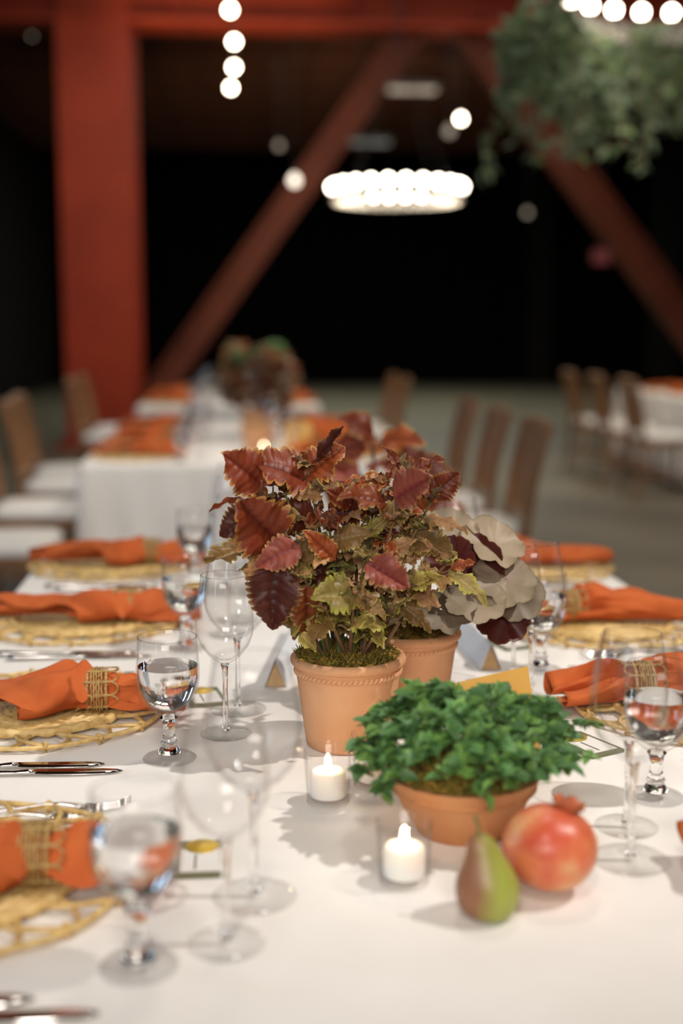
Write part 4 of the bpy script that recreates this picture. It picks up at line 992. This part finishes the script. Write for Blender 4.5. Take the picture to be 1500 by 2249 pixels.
# ------------------------------------------------------------------ near table settings
LY = [1.19, 1.757, 2.316, 2.885]; LX = -0.20
RY = [1.165, 1.725, 2.235, 2.80]; RX = 0.585
ordL = ['nearest on the left side', 'second from the viewer on the left side', 'third from the viewer on the left side', 'farthest on the left side']
ordR = ['nearest on the right side, at the frame edge', 'second from the viewer on the right side', 'third from the viewer on the right side', 'farthest on the right side']
LR = [0.03, 0.06, 0.04, -0.03]
for i, y in enumerate(LY):
    placemat(LX - 0.09, y + 0.035, 'round rattan placemat ' + ordL[i], rz=i * 0.2)
    rz = LR[i]
    napkin(LX, y, rz, 'rolled terracotta linen napkin ' + ordL[i], i + 1)
    napkin_ring(LX, y, rz, 'rattan ring round the napkin ' + ordL[i])
    knife(LX + 0.055 + 0.03 * (i == 0), y - 0.235, 0.0, 'steel knife with tip reaching farther, ' + ordL[i]); knife(LX + 0.03, y - 0.208, 0.0, 'steel knife beside the placemat, ' + ordL[i])
    fork(LX + 0.075, y + 0.215, 0.10, 'steel fork lying outermost, ' + ordL[i]); fork(LX + 0.045, y + 0.188, 0.10, 'steel fork next to the placemat, ' + ordL[i])
    gy = [1.033, 1.570, 2.135, 2.705][i]
    goblet(LX + 0.111, gy, 'water goblet ' + ordL[i])
    if i == 0: wine(-0.013, 1.068, 'white wine glass ' + ordL[i]); wine(0.014, 1.162, 'larger wine glass ' + ordL[i], True)
    else: wine(LX + 0.183, gy + 0.095, 'white wine glass ' + ordL[i]); wine(LX + 0.200, gy + 0.205, 'larger wine glass ' + ordL[i], True)
packet(-0.040, 1.250, 0.0, 'green bordered favour packet with gold seal behind the nearest left goblet')
packet(-0.050, 1.835, 0.2, 'favour packet behind the stems of the second left wine glasses')
for i, y in enumerate(RY):
    placemat(RX + 0.09, y + 0.005, 'round rattan placemat ' + ordR[i], rz=i * 0.3)
    rz = pi + [0.03, -0.05, 0.02, 0.08][i]
    napkin(RX + (0.03 if i == 2 else 0), y, rz, 'rolled terracotta linen napkin ' + ordR[i], i + 2)
    napkin_ring(RX + (0.03 if i == 2 else 0), y, rz, 'rattan ring round the napkin ' + ordR[i])
    knife(RX - 0.045, y + 0.232, pi, 'steel knife with tip reaching farther, ' + ordR[i]); knife(RX - 0.02, y + 0.205, pi, 'steel knife beside the placemat, ' + ordR[i])
    fork(RX - 0.01, y - 0.225, pi, 'steel fork lying outermost, ' + ordR[i]); fork(RX - 0.0, y - 0.200, pi, 'steel fork next to the placemat, ' + ordR[i])
    gy = [1.385, 1.948, 2.45, 3.0][i]
    goblet(RX - 0.093, gy, 'water goblet ' + ordR[i])
    if i < 3:
        wine(RX - 0.155, gy - (0.074 if i == 1 else 0.085), 'white wine glass ' + ordR[i]); wine(RX - 0.178 + (0.028 if i == 1 else 0), gy - 0.172 + (0.005 if i == 1 else 0), 'larger wine glass ' + ordR[i], True)
packet(0.462, 1.572, 0.45, 'favour packet peeking out right of the green foliage')
packet(0.476, 2.12, 0.3, 'favour packet behind the heuchera, beside the third right setting')
tent(0.058, 1.885, -0.16, 0.34, 'long pale folded card standing left of the front pot')
tent(0.412, 1.955, 0.05, 0.26, 'long pale folded card standing right of the rear pot')
# gold card leaning behind the bowl
def gold_card():
    t = thing('table_card', 'plain gold table card standing behind the green foliage', 'card', (0.382, 1.484, TZ + 0.0005), radians(180 + 33))
    b = MB(); b.box((0.0625, 0, 0.066), (0.125, 0.0016, 0.132)); link('gold_panel', b.mesh('gold_panel', M['gold']), t, rot=(radians(14), 0, 0))
    b = MB(); b.box((0.0625, 0, 0.055), (0.05, 0.0014, 0.110)); link('back_strut', b.mesh('back_strut', M['gold']), t, loc=(0, -0.055, 0.0), rot=(radians(-12), 0, 0))
gold_card()

# ------------------------------------------------------------------ far tables: settings
def far_settings(xl, xr, ys, tname, grp):
    for i, y in enumerate(ys):
        for s, x in ((1, xl), (-1, xr)):
            sd = ('nearest', 'second', 'third', 'farthest')[i] + (' left' if s > 0 else ' right')
            placemat(x, y, 'rattan placemat at the %s setting of the %s' % (sd, tname), parts=False, group='placemats, '+grp)
            napkin(x + 0.09 * s, y, 0.05 * i if s > 0 else pi - 0.05 * i, 'terracotta napkin at the %s setting of the %s' % (sd, tname), i, group='napkins, '+grp)
            napkin_ring(x + 0.09 * s, y, 0, 'rattan ring on the napkin at the %s setting of the %s' % (sd, tname), parts=False, group='napkin rings, '+grp)
            goblet(x + 0.20 * s, y - 0.18 * s, 'water goblet at the %s setting of the %s' % (sd, tname), group='goblets, '+grp)
            wine(x + 0.27 * s, y - 0.08 * s, 'wine glass at the %s setting of the %s' % (sd, tname), group='wine glasses, '+grp)
            wine(x + 0.29 * s, y + 0.04 * s, 'larger wine glass at the %s setting of the %s' % (sd, tname), True, group='large glasses, '+grp)
far_settings(-0.43, 0.46, [5.45, 6.05, 6.65, 7.25], 'second table', 'second table')
far_settings(-0.49, 0.41, [9.4, 10.1, 10.8], 'third table', 'third table')
for y, od in ((9.6, 'nearest'), (10.3, 'middle'), (11.0, 'farthest')):
    placemat(3.86, y, od + ' rattan placemat on the table at the right edge', parts=False, group='placemats on the right table')
    napkin(3.95, y, 0.0, od + ' terracotta napkin on the table at the right edge', 1, group='napkins on the right table')
    goblet(4.06, y - .18, od + ' water goblet on the table at the right edge', group='goblets on the right table')
def far_plant():
    rnd = random.Random(31)
    t = thing('potted_coleus', 'large mixed brown, purple and green plant on the second table', 'potted plant', (0.125, 6.35, TZ)); make_pot(t, 0.10, 0.075, 0.15)
    b = MB(); src = coleus_leaf(n_teeth=5, seed=5); se = []; sv = []
    for k in range(260):
        a = k * 2.4; z = 0.16 + 0.30 * (k / 260); R = 0.165 * math.sqrt(max(0.12, 1 - ((z - 0.27) / 0.22) ** 2)) * rnd.uniform(0.5, 1)
        p = Vector((R * cos(a), R * sin(a), z)); d = Vector((cos(a), sin(a), rnd.uniform(-.3, .7))).normalized()
        m = basis(p, p + d * rnd.uniform(0.05, 0.10), (rnd.gauss(0, .3), rnd.gauss(-.3, .3), .8), .7); b.add([m @ Vector(v) for v in src.v], src.f, (rnd.choice((0, 1, 2, 3)) if z < 0.40 else rnd.choice((1, 3, 4)))); se += src.att['edge']; sv += src.att['vein']
    b.att = {'edge': se, 'vein': sv}
    o = link('foliage', b.mesh('foliage', [M['maroon'], M['olive'], M['silver'], M['orange'], M['green']]), t); o['kind'] = 'stuff'
    b = MB()
    for k in range(12): a = k * 2.4; b.tube([(0.02 * cos(a), 0.02 * sin(a), 0.13), (0.11 * cos(a), 0.11 * sin(a), 0.36)], 0.004, 5)
    o = link('stems', b.mesh('stems', M['stem']), t); o['kind'] = 'stuff'
    t = thing('table_card', 'gold table card beside the plant on the second table', 'card', (0.29, 5.75, TZ), pi)
    b = MB(); b.box((0.0, 0, 0.066), (0.125, 0.002, 0.132)); link('gold_panel', b.mesh('gold_panel', M['gold']), t, rot=(radians(10), 0, 0))
    b = MB(); b.box((0, 0, 0.055), (0.05, 0.0014, 0.11)); link('back_strut', b.mesh('back_strut', M['gold']), t, loc=(0, -0.05, 0), rot=(radians(-12), 0, 0))
    t = thing('terracotta_pot', 'small terracotta pot of moss at the near end of the second table', 'pot', (0.10, 5.66, TZ)); make_pot(t)
    ms = link('moss', moss_mesh('moss', 0.067, 0.117, 300, 77, [M['moss'], M['moss2']]), t); ms['kind'] = 'stuff'
far_plant()

# ------------------------------------------------------------------ chairs
def chair(x, y, rz, label, group):
    """wooden slat-back chair, seat front towards +x local, origin under the seat centre"""
    t = thing('dining_chair', label, 'chair', (x, y, 0), rz, group)
    def rear(s):
        b = MB(); b.tube([(-0.25, s * 0.19, 0), (-0.21, s * 0.19, 0.25), (-0.20, s * 0.19, 0.46), (-0.23, s * 0.195, 0.68), (-0.28, s * 0.20, 0.90)], [0.017, 0.019, 0.02, 0.018, 0.016], 8); return b.mesh('rear_leg', M['oak'])
    def front(s):
        b = MB(); b.tube([(0.19, s * 0.19, 0), (0.185, s * 0.19, 0.43)], [0.014, 0.02], 8); return b.mesh('front_leg', M['oak'])
    for s in (-1, 1):
        link('rear_leg', cached(('crl', s), lambda: rear(s)), t); link('front_leg', cached(('cfl', s), lambda: front(s)), t)
    def seat():
        b = MB(); b.box((-0.005, 0, 0.435), (0.42, 0.43, 0.035)); return b.mesh('seat_frame', M['oak'])
    link('seat_frame', cached('cseat', seat), t)
    def cush():
        b = MB(); rows = []; n = 40
        for (f, z) in ((0.0, 0.453), (0.96, 0.453), (1.0, 0.465), (1.0, 0.490), (0.94, 0.503), (0.6, 0.512), (0, 0.514)):
            rows.append((f, z))
        vs = []; fs = []
        for f, z in rows:
            for k in range(n):
                a = 2 * pi * k / n; sx = abs(cos(a)) ** 0.35 * (1 if cos(a) >= 0 else -1); sy = abs(sin(a)) ** 0.35 * (1 if sin(a) >= 0 else -1); vs.append((0.01 + 0.205 * f * sx, 0.205 * f * sy, z))
        for r in range(len(rows) - 1):
            for k in range(n): k2 = (k + 1) % n; fs.append((r * n + k, r * n + k2, (r + 1) * n + k2, (r + 1) * n + k))
        b.add(vs, fs); return b.mesh('cushion', M['cushion'])
    link('cushion', cached('ccush', cush), t)
    def top():
        b = MB(); pts = [(-0.285 - 0.02 * cos(u * pi / 2), 0.215 * u, 0.895 + 0.012 * cos(u * pi / 2)) for u in [-1 + 2 * k / 12 for k in range(13)]]; b.tube(pts, 0.03, 8, flat=0.5, nrm=(1, 0, 0)); return b.mesh('top_rail', M['oak'])
    link('top_rail', cached('ctop', top), t)
    def low():
        b = MB(); b.tube([(-0.21, -0.19, 0.545), (-0.218, 0, 0.545), (-0.21, 0.19, 0.545)], 0.018, 8); return b.mesh('lower_rail', M['oak'])
    link('lower_rail', cached('clow', low), t)
    def slat():
        b = MB(); b.tube([(-0.216, 0, 0.545), (-0.245, 0, 0.72), (-0.298, 0, 0.89)], 0.024, 8, flat=0.28, nrm=(1, 0, 0.2)); return b.mesh('slat', M['oak'])
    for k in range(5): link('slat', cached('cslat', slat), t, loc=(0, -0.132 + 0.066 * k, 0))
    def st(a, b_):
        b = MB(); b.tube([a, b_], 0.010, 6); return b.mesh('stretcher', M['oak'])
    link('stretcher', cached('cs1', lambda: st((-0.215, 0.19, 0.2), (0.19, 0.19, 0.2))), t); link('stretcher', cached('cs2', lambda: st((-0.215, -0.19, 0.2), (0.19, -0.19, 0.2))), t); link('stretcher', cached('cs3', lambda: st((0, 0.19, 0.2), (0, -0.19, 0.2))), t)
for i, y in enumerate((4.9, 5.85, 6.75)):
    chair(-0.905, y, 0.0, ('wooden chair with white cushion, nearest on the left of the second table', 'middle wooden chair on the left of the second table', 'wooden chair at the far left corner of the second table')[i], 'chairs left of the second table')
for i, y in enumerate((7.4, 9.75, 10.5)):
    chair(-0.96, y, 0.0, ('wooden chair left, in the gap between second and third table', 'wooden chair left of the third table, beside the red column', 'wooden chair farthest down the left side')[i], 'chairs farther down the left side')
for i, y in enumerate((5.17, 5.92, 6.7)):
    chair(0.98, y, pi, ('slatted wooden chair nearest on the right of the second table', 'middle slatted wooden chair on the right of the second table', 'slatted wooden chair farthest on the right of the second table')[i], 'chairs right of the second table')
for i, y in enumerate((9.8, 10.6)):
    chair(1.06, y, pi, ('slatted wooden chair right of the third table, back turned', 'slatted wooden chair right of the third table, farther one')[i], 'chairs right of the third table')
for i, y in enumerate((9.45, 10.3, 11.15)):
    chair(3.30, y, 0.0, ('white cushioned wooden chair nearest in the row at the right edge', 'middle chair in the row at the right edge', 'farthest chair in the row at the right edge')[i], 'chairs at the right edge')

# ------------------------------------------------------------------ greenery chandelier, upper right
def green_chandelier():
    rnd = random.Random(77); R = 0.62; loc = (1.92, 5.18, 2.72)
    t = ring_lamp(loc, R, 28, 'ring chandelier wrapped in trailing grey green foliage, upper right', 0.026, 0.1)
    b = MB(); src = small_leaf(2, False, 1, 4); se = []; sv = []; br = MB()
    for k in range(270):
        a = rnd.uniform(0, 2 * pi); r = R + rnd.gauss(0, 0.06); p = Vector((r * cos(a), r * sin(a), rnd.uniform(-0.22, -0.08)))
        out = Vector((cos(a), sin(a), 0)) * rnd.uniform(-0.3, 1.0) + Vector((-sin(a), cos(a), 0)) * rnd.gauss(0, 0.6)
        L_ = rnd.uniform(0.12, 0.40) if rnd.random() < 0.72 else rnd.uniform(0.4, 0.66)
        if sin(a) < -0.15:
            L_ = rnd.uniform(0.05, 0.10); p.z = rnd.uniform(0.0, 0.08)
        pts = [p]; d = (out + Vector((0, 0, 0.0))).normalized()
        for q in range(9):
            d = (d + Vector((0, 0, -0.30))).normalized(); pts.append(pts[-1] + d * L_ / 9)
        br.tube(pts, 0.0025, 4)
        for q in range(1, 10):
            for s in range(3):
                dd = Vector((rnd.gauss(0, 1), rnd.gauss(0, 1), rnd.gauss(-0.5, .7))).normalized(); m = basis(pts[q], pts[q] + dd * rnd.uniform(0.045, 0.09) * (1 if L_ > 0.105 else 0.6), (rnd.gauss(0, 1), rnd.gauss(0, 1), .8), rnd.uniform(.35, .55))
                b.add([m @ Vector(v) for v in src.v], src.f, rnd.choice((0, 0, 0, 1))); se += src.att['edge']; sv += src.att['vein']
    b.att = {'edge': se, 'vein': sv}
    o = link('foliage', b.mesh('foliage', [M['hang'], M['hang2']]), t); o['kind'] = 'stuff'
    o = link('twigs', br.mesh('twigs', M['stem']), t); o['kind'] = 'stuff'
green_chandelier()

# ------------------------------------------------------------------ sign and extinguisher by the far post
t = thing('exit_sign', 'small red lit sign hanging in the dark right background', 'sign', (5.05, 17.2, 2.29))
b = MB(); b.box((0, 0, 0), (0.26, 0.06, 0.20)); link('housing', b.mesh('housing', M['black2']), t)
b = MB(); b.box((0, -0.034, 0), (0.24, 0.006, 0.18)); link('lit_face', b.mesh('lit_face', M['exit']), t)
b = MB(); b.tube([(0, 0, 0.1), (0, 0, 3.1)], 0.01, 6); link('hanger', b.mesh('hanger', M['dark_metal']), t)
